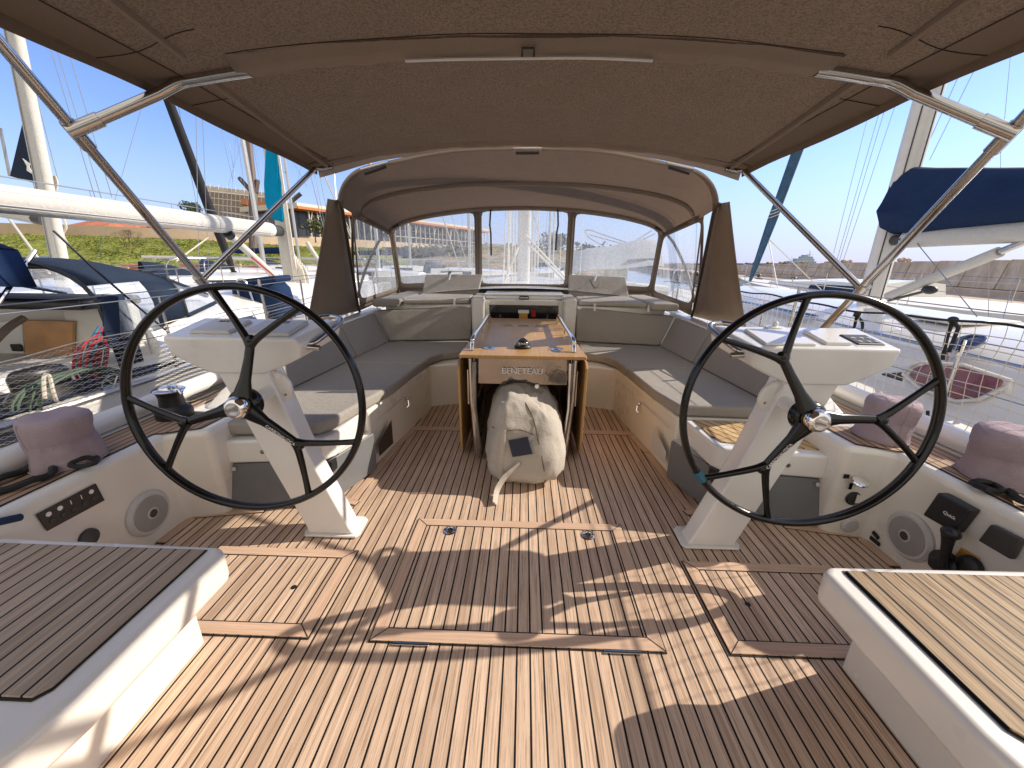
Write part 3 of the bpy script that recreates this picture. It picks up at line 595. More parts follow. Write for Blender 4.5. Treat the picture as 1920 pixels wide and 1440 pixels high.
# ================= cockpit table =================
t=empty('cockpit_table',(0,2.6,0),'wooden folding cockpit table with chrome rails and drop leaves','table')
m=MB(); zt=.752
O=[(-.435,2.60),(.435,2.60),(.44,2.62),(.395,4.38),(-.395,4.38),(-.44,2.62)]
m.prism([V((x,y,zt)) for x,y in O],(0,0,.024)); m.build('table_top',TABLE,t,bev=.006)
for s in(-1,1):
    Lf=[(2.57,.70),(2.63,.735),(4.3,.735),(4.35,.70),(4.35,.14),(4.25,.05),(2.78,.02),(2.70,.01),(2.62,.04),(2.60,.10)]
    m=MB(); m.prism([V((s*.428,y,z)) for y,z in Lf],(s*.018,0,0)); m.build('drop_leaf',TABLE,t,bev=.005)
    for LP in ([V((s*.365,2.63,.745)),V((s*.36,2.62,.45)),V((s*.325,2.60,.02))],[V((s*.33,2.60,.73)),V((s*.335,2.60,.4)),V((s*.295,2.57,.01))],[V((s*.33,4.2,.73)),V((s*.3,4.2,.01))]): MB().tube(LP,.016,8).build('leg',STEEL,t)
    m=MB(); m.box((min(s*.375,s*.39),2.64,.40),(max(s*.375,s*.39),2.67,.66)); m.build('hinge_bar',STEEL,t,bev=.003)
    m=MB(); x=s*.365; P=[(x,2.74,.776),(x,2.765,.825),(s*.36,2.83,.86),(s*.355,3.4,.862),(s*.352,3.95,.862),(s*.35,4.02,.84),(s*.35,4.04,.776)]
    m.tube(spline([V(p) for p in P],4),.017,10); m.tube([V((s*.357,3.4,.776)),V((s*.355,3.4,.86))],.008,6); m.build('hand_rail',CHROME,t)
    MB().lathe((s*.245,2.83,.7755),[(.055,.001),(.055,.0035),(.046,.004),(.044,.0015),(.02,.001)],n=28).build('cup_holder',STEEL,t)
for x in(-.16,0,.16): MB().lathe((x,3.85,.7755),[(.06,.001),(.06,.004),(.052,.004),(.05,.0015)],n=24).build('cup_holder',STEEL,t)
m=MB(); m.box((-.345,2.655,.555),(.345,2.665,.745)); m.build('chrome_front',WCHR,t,bev=.002)
text('lettering','BENETEAU',WHITEP,t,(.0,2.645,.655),(1,0,0),(0,0,1),.060,.005)
m=MB(); m.box((-.34,3.3,.02),(.34,3.32,.74)); m.build('inner_panel',plain('mahogany_panel',(.11,.03,.015),.35),t)
MSD=plain('mahogany_side',(.10,.035,.018),.35); MB().box((-.405,2.9,.02),(-.395,4.2,.73)).build('side_panel',MSD,t); MB().box((.395,2.9,.02),(.405,4.2,.73)).build('side_panel',MSD,t)
for s in(-1,1): MB().lathe((s*.325,2.65,.65),[(.012,0),(.012,-.004)],axis=(0,1,0),n=8).build('bolt',RUBBER,t)
# compass on the table
c=empty('compass',(.0,2.86,.777),'small black dome compass standing on the table top','compass')
MB().lathe((.0,2.86,.777),[(.062,0),(.064,.012),(.055,.022)],n=28).build('base_ring',MBLACK,c)
MB().lathe((.0,2.86,.797),[(.054,0),(.046,.022),(.030,.040),(.010,.052),(.004,.055)],n=28).build('dome',plain('compass_dome',(.01,.01,.012),.08,coat=1),c)
m=MB()
for i in range(-3,4): a=i*.27; m.box((.047*math.sin(a)-.003,2.86-.051*math.cos(a),.808),(.047*math.sin(a)+.003,2.86-.050*math.cos(a)+.002,.822))
m.build('dial_mark',WHITEP,c)
# ================= canvas bag under the table =================
b=empty('canvas_bag',(.02,2.6,0),'beige canvas bag with a dark blue square patch under the table','bag')
def bagp(u,v):
    th=2*PI*u; ph=PI*v; 
    # superellipsoid leaning up and forward
    cx,sx_=math.cos(th),math.sin(th)
    f=lambda a,e:math.copysign(abs(a)**e,a)
    st=max(.001,math.sin(ph))
    x=.235*f(cx,.5)*st**.5; y=.36*f(sx_,.5)*st**.5; z=-.24*f(math.cos(ph),.6)
    p=V((x*(1-.22*(z/.25)+.10*math.sin(3*y)) ,y,z*(1-.12*(x/.25)+.10*(y/.36))))
    if p.y<0: p.y*=1-.25*(z/.25+1)
    nz=noise.noise(V((p.x*4,p.y*3,p.z*4))); nz2=abs(noise.noise(V((p.x*9+3,p.y*6+p.x*5,p.z*8))))
    nz3=abs(noise.noise(V((p.x*14+p.z*10,p.y*12,p.z*12-p.x*8))))
    p+=p.normalized()*(nz*.03-nz2*.030-nz3*.018+.014)
    return V((.03+p.x*1.08,2.50+p.y,.27+p.z*1.08+(.10*(p.y)) ))
m=MB(); m.sheet(bagp,64,40); m.build('bag_body',BAGC,b,ang=180)
def onbag(px,py,off=.0):
    # march along the ray till inside the bag's rough ellipsoid
    k=(at(px,py,d=1)-CAM); 
    for i in range(400):
        q=CAM+k*(1.8+i*.005)
        best=min(((q-bp_).length for bp_ in BP))
        if best<.035: return q-k.normalized()*(.012+off)
    return at(px,py,y=2.4)
BP=[bagp(i/48,j/30) for i in range(48) for j in range(31)]
def onb2(px,py,off=.002):
    k=(at(px,py,d=1)-CAM).normalized(); best=None
    for bp_ in BP:
        w_=bp_-CAM; tt=w_.dot(k); dd=(w_-k*tt).length
        sc_=dd*6+tt
        if best is None or sc_<best[0]: best=(sc_,tt,dd)
    return CAM+k*(best[1]-off)
Q=[onb2(953,826),onb2(990,819),onb2(999,851),onb2(961,857)]
m=MB(); cen=sum(Q,V())/4; k=(CAM-cen).normalized()*.016
m.loft([[p for p in Q],[p+k for p in Q]]); m.build('square_patch',BLUEP,b,bev=.003)
m=MB(); P=[onb2(x,y,.012) for x,y in((945,806),(943,830),(941,860),(940,880))]+[at(944,893,z=.10)]; m.tube(spline(P,4),.016,6,sx=1,sy=.25,hint=V((0,1,0))); m.build('webbing_strap',BAGC,b)
m=MB(); P=[onb2(975,868,.012),onb2(962,882,.015),at(945,897,z=.10),at(932,920,z=.04),at(928,945,z=.012)]; m.tube(spline(P,4),.024,6,sx=1,sy=.2,hint=V((0,1,.5))); m.build('loose_strap',BAGC,b)
m=MB(); m.tube(spline([onb2(x,y,.002) for x,y in((985,755),(1000,785),(1010,830),(1020,880),(1022,905))],3),.004,5); m.tube(spline([onb2(x,y,.002) for x,y in((922,800),(945,808),(975,806),(1000,815))],3),.003,5); m.build('seam',fabric('seam_dark',(.16,.12,.09)),b)
# dark lining cloth behind the bag
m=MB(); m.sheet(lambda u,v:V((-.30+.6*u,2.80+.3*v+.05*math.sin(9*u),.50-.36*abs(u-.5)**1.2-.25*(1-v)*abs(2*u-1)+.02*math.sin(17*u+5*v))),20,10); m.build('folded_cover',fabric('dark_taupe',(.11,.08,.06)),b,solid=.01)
# ================= cushions =================
def cushion(name,P,th,label,mat=CUSH,bev=.018,group=None,nrm=None,cat='cushion'):
    P=[V(p) for p in P]
    if nrm is None: nrm=(P[1]-P[0]).cross(P[2]-P[0]).normalized()
    nrm=V(nrm)
    m=MB(); m.prism(P,nrm*th); o=m.build(name,mat,None,bev=bev,seg=4); return tag(o,label,cat,group)
G='grey seat cushions of the cockpit'; up_=(0,0,1)
for s in(-1,1):
    sd='left' if s<0 else 'right'
    yb=2.44 if s>0 else 2.0
    inn=[(.915,3.36),(.96,2.75),(1.03,2.44)]+([(1.10,2.12),(1.16,2.02)] if s<0 else [])
    P=[(s*x,y,.425) for x,y in inn]+([(s*1.72,1.98,.425)] if s<0 else [(s*1.70,2.40,.425)])+[(s*1.62,3.40,.425)]
    cushion('seat_cushion',P,.078,'long grey seat cushion along the %s cockpit bench%s'%(sd,', half in sunlight' if s>0 else ', in shade'),group=G,nrm=up_,bev=.022)
    P=[(s*.91,3.372,.425),(s*1.62,3.41,.425),(s*1.56,4.30,.425),(s*.62,4.48,.425),(s*.60,3.92,.425),(s*.80,3.80,.425),(s*.88,3.62,.425)]
    cushion('corner_cushion',P,.080,'L-shaped grey seat cushion in the %s front corner of the cockpit'%sd,group=G,nrm=up_,bev=.022)
    # side backrests
    for i,(y0,y1,x0,x1,xt0,xt1) in enumerate(((2.45,3.56,1.65,1.565,1.70,1.685),(3.575,4.30,1.565,1.51,1.685,1.69))):
        m=MB(); m.loft([[V((s*x0,y0,.508)),V((s*(x0+.02),y0,.508)),V((s*(xt0+.06),y0,.79)),V((s*xt0,y0,.80))],[V((s*x1,y1,.508)),V((s*(x1+.05),y1,.508)),V((s*(xt1+.065),y1+(.14 if i else 0),.79)),V((s*xt1,y1+(.14 if i else 0),.80))]])
        tag(m.build('backrest_cushion',CUSH,None,bev=.02,seg=4),('long rear' if i==0 else 'short front')+' grey backrest cushion on the %s side of the cockpit'%sd,'cushion','grey backrest cushions')
    # forward backrest
    lo=[V((s*1.51,4.31,.508)),V((s*.61,4.46,.508))]; hi=[V((s*1.675,4.44,.82 if s>0 else .835)),V((s*.60,4.60,.895))]
    m=MB()
    nb=16; rings=[]
    for i in range(nb+1):
        u=i/nb; a=lo[0].lerp(lo[1],u); b_=hi[0].lerp(hi[1],u); w_=.008*noise.noise(V((u*5,s*3,0)))
        sag=-.012*math.sin(PI*u)
        b_=b_+V((0,0,sag+w_)); 
        a0_,b0_=a,b_
        rings.append([a0_,a0_.lerp(b0_,.5)+V((0,-.03,0)),b0_+V((0,-.012,0)),b0_+V((0,.07,.0)),a0_+V((0,.09,0))])
    m.loft(rings); tag(m.build('backrest_cushion',CUSH,None,bev=.02,seg=4,ang=60),'wide grey backrest cushion against the %s front bulkhead'%sd,'cushion','grey backrest cushions')
    # tabs
    # flat pad on the bulkhead top
    P=[(s*.64,4.60,.905),(s*1.38,4.50,.90),(s*1.30,5.06,.93),(s*.64,5.08,.93)]
    cushion('lounge_pad',P,.05,'flat pale cushion on top of the %s bulkhead'%sd,CUSHL,group='pale lounge cushions',nrm=up_)
    # propped headrest
    if s<0: q=[at(790,556,y=5.06),at(896,552,y=5.08),at(905,514,y=5.26),at(798,514,y=5.24)]
    else: q=[at(1066,556,y=5.08),at(1180,558,y=5.06),at(1173,519,y=5.24),at(1067,514,y=5.26)]
    m=MB(); k=V((0,.05,-.02)); m.loft([q,[p+k for p in q]]); hr=m.build('headrest_cushion',CUSHL,None,bev=.015,seg=3); tag(hr,'pale headrest cushion propped up behind the %s dodger window'%sd,'cushion','propped headrests')
    c0=(q[0]+q[1]+q[2]+q[3])/4
    if s>0: m=MB(); m.tube(spline([at(1113,522,y=5.2),at(1107,526,y=5.12),at(1115,540,y=5.06),at(1122,536,y=5.08)],4),.02,6,sx=1,sy=.2,hint=V((1,0,0))); m.build('velcro_strap',PANEL,hr); MB().tube([at(1119,515,y=5.2),at(1115,527,y=5.08)],.011,6,sx=1,sy=.2).build('white_tab',WHITEP,hr)
    else: m=MB(); m.tube(spline([at(846,509,y=5.23),at(840,515,y=5.16),at(838,530,y=5.10)],4),.016,6,sx=1,sy=.2,hint=V((1,0,0))); m.build('velcro_strap',PANEL,hr); MB().tube([at(845,513,y=5.18),at(842,525,y=5.08)],.010,6,sx=1,sy=.25).build('white_tab',WHITEP,hr)
    # bolster
    q=[(s*1.42,4.42,.875),(s*1.70,4.38,.875),(s*1.58,5.3,.90),(s*1.30,5.25,.90)]
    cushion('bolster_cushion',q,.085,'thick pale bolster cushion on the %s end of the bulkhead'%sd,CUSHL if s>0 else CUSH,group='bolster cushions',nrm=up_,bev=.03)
    for px,py in (((746,568),(852,567)) if s<0 else ((1115,577),(1216,579))):
        a=at(px,py-4,y=4.52); b_=at(px,py+6,y=4.43); tag(MB().tube([a+V((0,0,.02)),b_],.012,6,sx=1,sy=.3).build('white_tab',WHITEP),'white tab over the %s front backrest, the %s one'%(sd,'outer' if (px<800)==(s<0) and px not in(852,1115) else 'inner'),'tab','white backrest tabs')
# ================= bimini =================
t=empty('bimini',(0,1.6,2.0),'brown canvas bimini roof on stainless tubes overhead','bimini')
YB=[-1.2,.35,1.62,2.79]
def bz(x,y):
    # crown height at bows, slight sag between
    yb=min(max(y,-1.2),2.85); 
    zc=2.095; k=.105
    if yb>1.62: f=(yb-1.62)/1.17; zc=2.100-.012*f; k=.110+.030*f
    ph=0
    for a,b_ in zip(YB,YB[1:]):
        if a<=yb<=b_: ph=math.sin(PI*(yb-a)/(b_-a))
    ax=abs(x)/1.35
    return zc-k*ax**2.2-.012*ph*(1-ax**4)+(0 if yb>1.62 else .012*(1.62-yb)*(.8 if yb>0 else .8)*.8)+.003*noise.noise(V((x*3,y*3,0)))
m=MB(); m.sheet(lambda u,v:V(((u-.5)*2.7,-1.2+3.99*v,bz((u-.5)*2.7,-1.2+3.99*v))),40,56); m.build('canopy',CANV,t,ang=180)
# front valance
m=MB(); m.sheet(lambda u,v:V(((u-.5)*2.7,2.79+.02*v,bz((u-.5)*2.7,2.79)-(.012+.040*abs(2*u-1)**2+.003*math.sin(u*33))*v)),60,3); m.build('front_valance',SLV,t,ang=180)
for s in(-1,1):
    # edge strip and hem
    m=MB(); m.sheet(lambda u,v:V((s*(1.352-.13*u),-1.2+3.99*v,bz(1.352-.13*u,-1.2+3.99*v)-.004-.0*u)),3,50); m.build('edge_band',CANT,t,ang=180)
    MB().loft([[V((s*1.352,y,bz(1.35,y)+.002)),V((s*1.360,y,bz(1.35,y)-.012)),V((s*1.356,y,bz(1.35,y)-.036-.004*math.sin(y*7))),V((s*1.350,y,bz(1.35,y)-.012))] for y in [-1.2+.1*i for i in range(40)]+[2.79]]).build('edge_hem',CANT,t)  # hem hangs deeper, shaped to shade the left bench rim
    # batten sleeve
    P=[V((s*(1.05+.08*(y-1.15)/.4 if y>0 else .96),y,bz(1.10,y)-.010)) for y in[-1.1+.1*i for i in range(27)]]; MB().tube(P,.010,6,sx=1.4,sy=.8,hint=V((1,0,0))).build('batten_sleeve',SLV,t)
    P=[V((s*(1.15+.10*(y-1.62)),y,bz(1.15+.1*(y-1.62),y)-.010)) for y in[1.64+.1*i for i in range(12)]]; MB().tube(P,.013,6,sx=1.5,sy=.8,hint=V((1,0,0))).build('batten_sleeve',SLV,t)
    # corner patch
    m=MB(); m.sheet(lambda u,v:V((s*(1.345-.26*u),2.70+.085*v,bz(1.34-.26*u,2.70+.085*v)-.006)),4,3); m.build('corner_patch',SLV,t)
# bow sleeves
for yb,wd,nm in((1.62,.075,'bow_sleeve'),(.35,.07,'bow_sleeve'),(2.76,.05,'bow_sleeve')):
    m=MB(); rings=[]
    for i in range(41):
        x=-1.02+2.04*i/40 if yb!=2.76 else -1.25+2.5*i/40
        z=bz(x,yb); w2=wd*(1+.04*math.sin(i*1.3)); dz=(.032 if yb!=2.76 else .016)+.004*math.sin(i*.9)+.003*math.sin(i*2.3)
        rings.append([V((x,yb+w2*.55,z-.002)),V((x,yb+w2*.45,z-dz*.7)),V((x,yb,z-dz)),V((x,yb-w2*.5,z-dz*.6)),V((x,yb-w2*.6,z-.002)),V((x,yb-w2*1.0,z-.001)),V((x,yb-w2*1.0,z+.001))])
    m.loft(rings,cap=True); m.build(nm,SLV,t,ang=180)
MB().tube([V((x,1.60,bz(x,1.6)-.042)) for x in[-.42+.04*i for i in range(22)]],.005,6,sx=1,sy=1).build('white_batten',WHITEP,t)
m=MB(); m.tube([V((-.02,1.585,2.05)),V((-.02,1.57,2.066)),V((.02,1.57,2.066)),V((.02,1.585,2.05))],.004,5); m.build('buckle',MBLACK,t)
SEAM=fabric('dark_seam_stitch',(.05,.038,.03),.1,200)
def seam(P,par,r_=.0015): MB().tube(P,r_,5).build('seam',SEAM,par)
for yb,dy in((1.62,.088),(1.62,-.062),(.35,.08)):
    seam([V((x,yb-dy,bz(x,yb-dy)-.003-.002*math.sin(x*9))) for x in[-1.0+.05*i for i in range(41)]],t)
for s in(-1,1):
    seam(mx(s,[(x,1.40+.10*(x-1.0)-.02*math.sin(x*14),bz(x,1.45)-.005) for x in[.98+.037*i for i in range(11)]]),t)
    seam(mx(s,[(x,1.80,bz(x,1.80)-.006) for x in[1.16+.019*i for i in range(11)]]),t)
    seam(mx(s,[(1.222,y,bz(1.222,y)-.006) for y in[-1.2+.1*i for i in range(40)]]),t,.0018)
    seam(mx(s,[(x,2.62+.4*(x-1.2),bz(x,2.62)-.007) for x in[1.20+.015*i for i in range(11)]]),t)
# tubes
def bow(yb,xj,yj,zj):
    P=[V((x,yb,bz(x,yb)-.018)) for x in(0,.5,.9,1.05,1.2)]+[V((1.33,yb-.005,1.965)),V((xj,yj,zj))]
    return P
for s in(-1,1):
    P=spline([V((x,1.62,bz(x,1.62)-.018)) for x in(.98,1.08,1.16,1.24)]+[V((1.31,1.607,1.954))],5)+[V((1.52,1.50,1.82))]
    MB().tube(mx(s,P),.0185,14).build('bow_tube',STEEL,t)
    MB().tube(mx(s,[(1.475,1.523,1.848),(1.555,1.482,1.798)]),.023,14).build('bow_end',STEEL,t)
    P=spline([V((x,2.77,bz(x,2.77)-.018)) for x in(1.24,1.28,1.31)],4)
    MB().tube(mx(s,P+[V((1.345,2.75,1.94)),V((1.615,1.975,1.285))]),.0150,12).build('bow_tube',STEEL,t)
    L0=V((1.70,2.60,.62)); L1=V((1.552,1.505,1.795)); d=(L1-L0).normalized()
    MB().tube(mx(s,[L0,L1,L1+d*1.15]),.0175,14).build('main_leg',STEEL,t)
    MB().tube(mx(s,[L1+d*1.15,L1+d*1.2+V((-.2,.1,.0)),V((.9,.36,2.06))]),.0135,12).build('bow_tube',STEEL,t)
    MB().tube(mx(s,[L1-d*.045,L1+d*.045]),.0225,14).build('leg_clamp',STEEL,t); MB().ball(tuple(mx(s,[(1.552,1.50,1.80)])[0]),.020,.020,.020).build('joint_bolt',STEEL,t)
    MB().lathe(tuple(mx(s,[L0])[0]),[(.03,0),(.03,.01),(.018,.03)],n=14).build('deck_mount',STEEL,t)
    F=V((1.62,1.975,1.28)); MB().tube(mx(s,[F-d*.03,F+d*.03]),.0215,12).build('leg_clamp',STEEL,t)
# black coil hanging at the left edge
m=MB(); 
for k in range(3): m.tube([at(45+13*math.cos(a+k)+k*2,25+10*math.sin(a+k)-k,x=-1.34) for a in[2*PI*i/14 for i in range(14)]],.0035,5,closed=True)
tag(m.build('rope_coil',ROPEB),'small black cord coil hanging under the left edge of the bimini','rope')
# small speaker/lights under dodger edge are built with the dodger
# ================= dodger =================
t=empty('dodger',(0,4,1.0),'brown canvas dodger with clear windows over the companionway','dodger'); PMAP[t.name]=lambda p:CAM+(p-CAM)*1.09; WNG=t
def half(P,n=6): # P right half from centre out -> full profile left to right
    Rr=spline([V(p) for p in P],n); return [V((-p.x,p.y,p.z)) for p in reversed(Rr)][:-1]+Rr
H0=half([(0,3.02,2.135),(.50,3.02,2.118),(.95,3.03,2.045),(1.17,3.04,2.0),(1.29,3.06,1.93),(1.355,3.08,1.84),(1.375,3.10,1.76)])
H0b=half([(0,3.14,2.145),(.50,3.14,2.13),(.95,3.15,2.06),(1.18,3.16,2.01),(1.31,3.18,1.93),(1.37,3.20,1.84),(1.39,3.22,1.76)])
H1=half([(0,3.8,2.05),(.55,3.8,2.035),(1.02,3.8,1.985),(1.28,3.8,1.93),(1.42,3.8,1.87),(1.485,3.8,1.80),(1.50,3.8,1.74)])
H2=half([(0,4.5,1.935),(.5,4.5,1.918),(.92,4.5,1.87),(1.18,4.5,1.82),(1.33,4.5,1.775),(1.43,4.5,1.72),(1.47,4.5,1.66)])
def lerpP(A,B,t): return [a.lerp(b,t) for a,b in zip(A,B)]
def sag(P,k): 
    n=len(P); return [p-V((0,0,k*math.sin(PI*i/(n-1)))) for i,p in enumerate(P)]
m=MB(); m.loft([H0,H0b],cap=False,closed=False); m.build('front_hem',CANW,t,ang=180,solid=.004)
m=MB(); m.loft([H0b]+[sag(lerpP(H0b,H1,k/6),.015*math.sin(PI*k/6)) for k in range(1,6)]+[H1]+[sag(lerpP(H1,H2,k/5),.02*math.sin(PI*k/5)) for k in range(1,5)]+[H2],cap=False,closed=False); m.build('roof_canvas',CAND,t,ang=180)
def sleeve(H,w_,dz,a,b,name='bow_sleeve'):
    m=MB(); rings=[]
    for p in H[a:b]: rings.append([p+V((0,w_,-.001)),p+V((0,w_*.5,-dz)),p+V((0,-w_*.5,-dz)),p+V((0,-w_,-.001))])
    m.loft(rings); return m.build(name,SLV,t,ang=180)
sleeve([p+V((0,0,-.004)) for p in H0],.012,.02,0,len(H0),'rope_hem'); sleeve(H1,.035,.03,7,len(H1)-7); sleeve(H2,.04,.035,4,len(H2)-4)
for s in(-1,1):
    # folded side flap (wing)
    apex=V((1.37,3.09,1.80)); 
    m=MB(); B=[V((1.735,4.13,.865)),V((1.75,3.95,.868)),V((1.765,3.78,.87)),V((1.78,3.60,.872)),V((1.835,3.28,.875))]
    rings=[]
    for k in range(9):
        u=k/8; rings.append(mx(s,[ (apex.lerp(b_,u)+V((.035*math.sin(i*2.1+1)*math.sin(PI*u),.02*math.cos(i*3)*math.sin(PI*u),0))+V((.012*(i%2),0,0))*u+V((.011*i*(1-u),0,0))) + V((0,(.03*(2-i)*(1-u)),0)) for i,b_ in enumerate(B)]))
    m.loft(rings,cap=False,closed=False); m.build('side_wing',CANW,t,ang=180,solid=.004)
    for e,nm in((0,'wing_piping'),(4,'wing_piping')):
        MB().tube(spline([r[e] for r in rings],2),.007,6).build(nm,CANT,t)
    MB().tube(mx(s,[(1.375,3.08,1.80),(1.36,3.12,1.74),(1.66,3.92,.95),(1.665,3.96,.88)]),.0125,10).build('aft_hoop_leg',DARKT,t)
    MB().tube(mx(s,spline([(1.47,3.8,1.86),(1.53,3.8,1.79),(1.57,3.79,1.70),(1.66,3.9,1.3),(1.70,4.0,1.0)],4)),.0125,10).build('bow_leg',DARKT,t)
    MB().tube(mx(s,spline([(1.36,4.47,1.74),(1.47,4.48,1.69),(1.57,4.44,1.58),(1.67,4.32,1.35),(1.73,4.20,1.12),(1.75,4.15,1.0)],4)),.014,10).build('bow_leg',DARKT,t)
# panels with clear windows
def panel(c,ins,name,e=.16,top=None):
    # c: 4 corners bl,br,tr,tl ; ins: l,r,b,t insets (fractions)
    bl,br,tr,tl=[V(p) for p in c]; l,r,b,tp=ins
    def Bp(u,v):
        p=(bl*(1-u)+br*u)*(1-v)+(tl*(1-u)+tr*u)*v
        if top: p=p+V((0,0,top(u)*v))
        return p
    n=96; outer=[];inner=[]
    for i in range(n):
        a=2*PI*i/n; cx,cy=math.cos(a),math.sin(a); k=1/max(abs(cx),abs(cy)); ou,ov=.5+.5*cx*k,.5+.5*cy*k
        k2=1/((abs(cx)**(2/e)+abs(cy)**(2/e))**(e/2)); iu,iv=.5+.5*cx*k2,.5+.5*cy*k2
        outer.append(Bp(ou,ov)); inner.append(Bp(l+iu*(1-l-r),b+iv*(1-b-tp)))
    m=MB(); m.loft([outer,inner],cap=False); m.build(name+'_surround',CANW,t,ang=180,solid=.003)
    m=MB(); m.sheet(lambda u,v:Bp(l*.8+u*(1-.8*l-.8*r),b*.8+v*(1-.8*b-.8*tp))+V((0,.004+.008*noise.noise(V((u*4,v*4,l))),0)),10,8); m.build(name,VINYL,t,ang=180)
z0=lambda x:1.935-.115*(abs(x)/1.15)**2
def ztop(x): 
    x=abs(x)
    for a,b_ in zip(H2[len(H2)//2:],H2[len(H2)//2+1:]):
        if a.x<=x<=b_.x: return a.z+(b_.z-a.z)*(x-a.x)/max(1e-6,b_.x-a.x)
    return 1.66
panel([(-.60,5.18,1.045),(.57,5.18,1.045),(.50,4.5,ztop(.5)-.01),(-.52,4.5,ztop(.52)-.01)],(.05,.05,.07,.03),'centre_window',e=.07,top=lambda u:.018*math.sin(PI*u))
for s in(-1,1):
    a,b_=(-.60,-.52) if s<0 else(.57,.50)
    o=1.60*s; o2=1.46*s
    f=lambda u:(ztop(abs((b_*(1-u)+o2*u)))-.01)-((ztop(b_)-.01)*(1-u)+(1.70-.01)*u)
    panel([(a,5.18,1.045),(o,5.10,1.02),(o2,4.5,1.69),(b_,4.5,ztop(b_)-.01)],(.03,.04,.10,.035),'side_window',e=.09,top=f)
    panel([(s*1.605,5.09,1.00),(s*1.665,3.98,.93),(s*1.50,3.62,1.80),(s*1.465,4.5,1.69)],(.04,.03,.08,.07),'quarter_window',e=.14)
    # upright straps on the windscreen
    MB().tube([V((a,5.17,1.05)),V((b_,4.49,ztop(b_)-.02))],.022,6,sx=1,sy=.35,hint=V((1,0,0))).build('window_zip',CANT,t)
    MB().tube([V((s*1.60,5.08,1.02)),V((s*1.465,4.49,1.70))],.022,6,sx=1,sy=.5,hint=V((1,0,0))).build('window_zip',CANT,t)
    x=-.37 if s<0 else .335
    MB().tube([V((x,4.48,1.915)),V((x+.01*s,4.47,1.75)),V((x,4.48,1.68 if s>0 else 1.66)),V((x*.99,4.47,1.44 if s<0 else 1.50))],.013,6,sx=1,sy=.5).build('tie_strap',plain('dark_strap',(.02,.02,.022),.8),t)
    # lower skirt
    MB().loft([mx(s,[(1.60,5.12,.95),(1.66,4.5,.92),(1.67,3.95,.885)]),mx(s,[(1.605,5.10,1.02),(1.64,4.5,.97),(1.665,3.96,.94)])],cap=False,closed=False).build('window_skirt',CANW,t,ang=180,solid=.003)
MB().loft([[V((-1.6,5.14,.93)),V((-.6,5.25,.97)),V((.57,5.25,.97)),V((1.6,5.14,.93))],[V((-1.6,5.10,1.03)),V((-.6,5.18,1.055)),V((.57,5.18,1.055)),V((1.6,5.10,1.03))]],cap=False,closed=False).build('window_skirt',CANW,t,ang=180,solid=.003)
# handrails of the dodger edge: three short bars
for s,(pa,pb),hk in((0,((962,278),(1016,278)),'middle'),(-1,((677,318),(728,304)),'left'),(1,((1250,305),(1300,317)),'right')):
    a=at(*pa,y=3.25); b_=at(*pb,y=3.25)
    h=tag(empty('grab_bar',(a+b_)/2),'short stainless grab bar on the dodger edge, the %s one'%hk,'grab bar','grab bars on the dodger edge')
    MB().tube([a,b_],.014,10,sx=1,sy=1).build('bar',STEEL,h); MB().tube([a+V((.02,.012,-.028)),b_+V((-.02,.012,-.028))],.010,8).build('lower_bar',MBLACK,h)
# ================= winches =================
def cover(loc,rx,ry,h,lab,seed,lean=0):
    c=V(loc)
    prof=[(1.03,0),(1.06,.05),(1.04,.14),(1.0,.25),(.975,.36),(.945,.44),(.935,.50),(.96,.56),(.99,.66),(1.02,.76),(1.0,.86),(.93,.94),(.80,.985),(.55,1.0),(.25,.99),(.02,.985)]
    m=MB(); rings=[]; n=56
    pf=[]
    for i in range(len(prof)-1):
        for k in range(3):
            a,b_=prof[i],prof[i+1]; pf.append((a[0]+(b_[0]-a[0])*k/3,a[1]+(b_[1]-a[1])*k/3))
    pf.append(prof[-1])
    for r_,z in pf:
        rg=[]
        for k in range(n):
            th=2*PI*k/n; pk=math.exp(-((z-.49)/.10)**2); 
            d=1+.05*noise.noise(V((math.cos(th)*1.5+seed,math.sin(th)*1.5,z*2.5)))*2+.028*pk*1.2*math.sin(th*23+seed+3*math.sin(th*2))+.02*noise.noise(V((math.cos(th)*5+seed,math.sin(th)*5,z*7)))
            rg.append(c+V((rx*r_*d*math.cos(th)+lean*z*h,ry*r_*d*math.sin(th),z*h*(1+.05*noise.noise(V((math.cos(th)*r_*1.3,math.sin(th)*r_*1.3,seed)))) )))
        rings.append(rg)
    m.loft(rings); o=m.build('winch_cover',MAUVE,None,ang=180); tag(o,lab,'winch cover','mauve winch covers')
    # seams
    k=14; MB().tube([rings[i][40]+(rings[i][40]-c).normalized()*.001 for i in range(2,len(rings)-12)],.0022,5).build('seam',MAUVE,o)
    MB().tube([p+(p-c).normalized()*.002 for p in rings[3]],.004,5,closed=True).build('hem',MAUVE,o)
cover((-2.015,1.50,.515),.112,.115,.235,'mauve cloth winch cover on the left coaming near the switch panel',1.0)
cover((2.085,1.56,.515),.128,.13,.235,'mauve cloth winch cover at the right edge, above the black box',5.0)
cover((1.915,1.97,.515),.105,.115,.225,'mauve cloth winch cover seen through the right steering wheel',9.0,.1)
wn=empty('winch',(-1.99,2.03,.52),'uncovered black winch with a chrome top on the left coaming','winch')
MB().lathe((-1.99,2.03,.52),[(.088,0),(.088,.035),(.082,.05),(.06,.07),(.056,.12),(.066,.15),(.072,.155)],n=32).build('drum',MBLACK,wn)
MB().lathe((-1.99,2.03,.675),[(.075,0),(.078,.006),(.07,.012),(.045,.015),(.042,.025),(.03,.028),(.01,.028)],n=32).build('self_tailer',CHROME,wn)
MB().tube([V((-1.99,2.03,.70)),V((-1.90,2.0,.69)),V((-1.88,1.99,.67))],.008,6).build('feeder_arm',CHROME,wn)
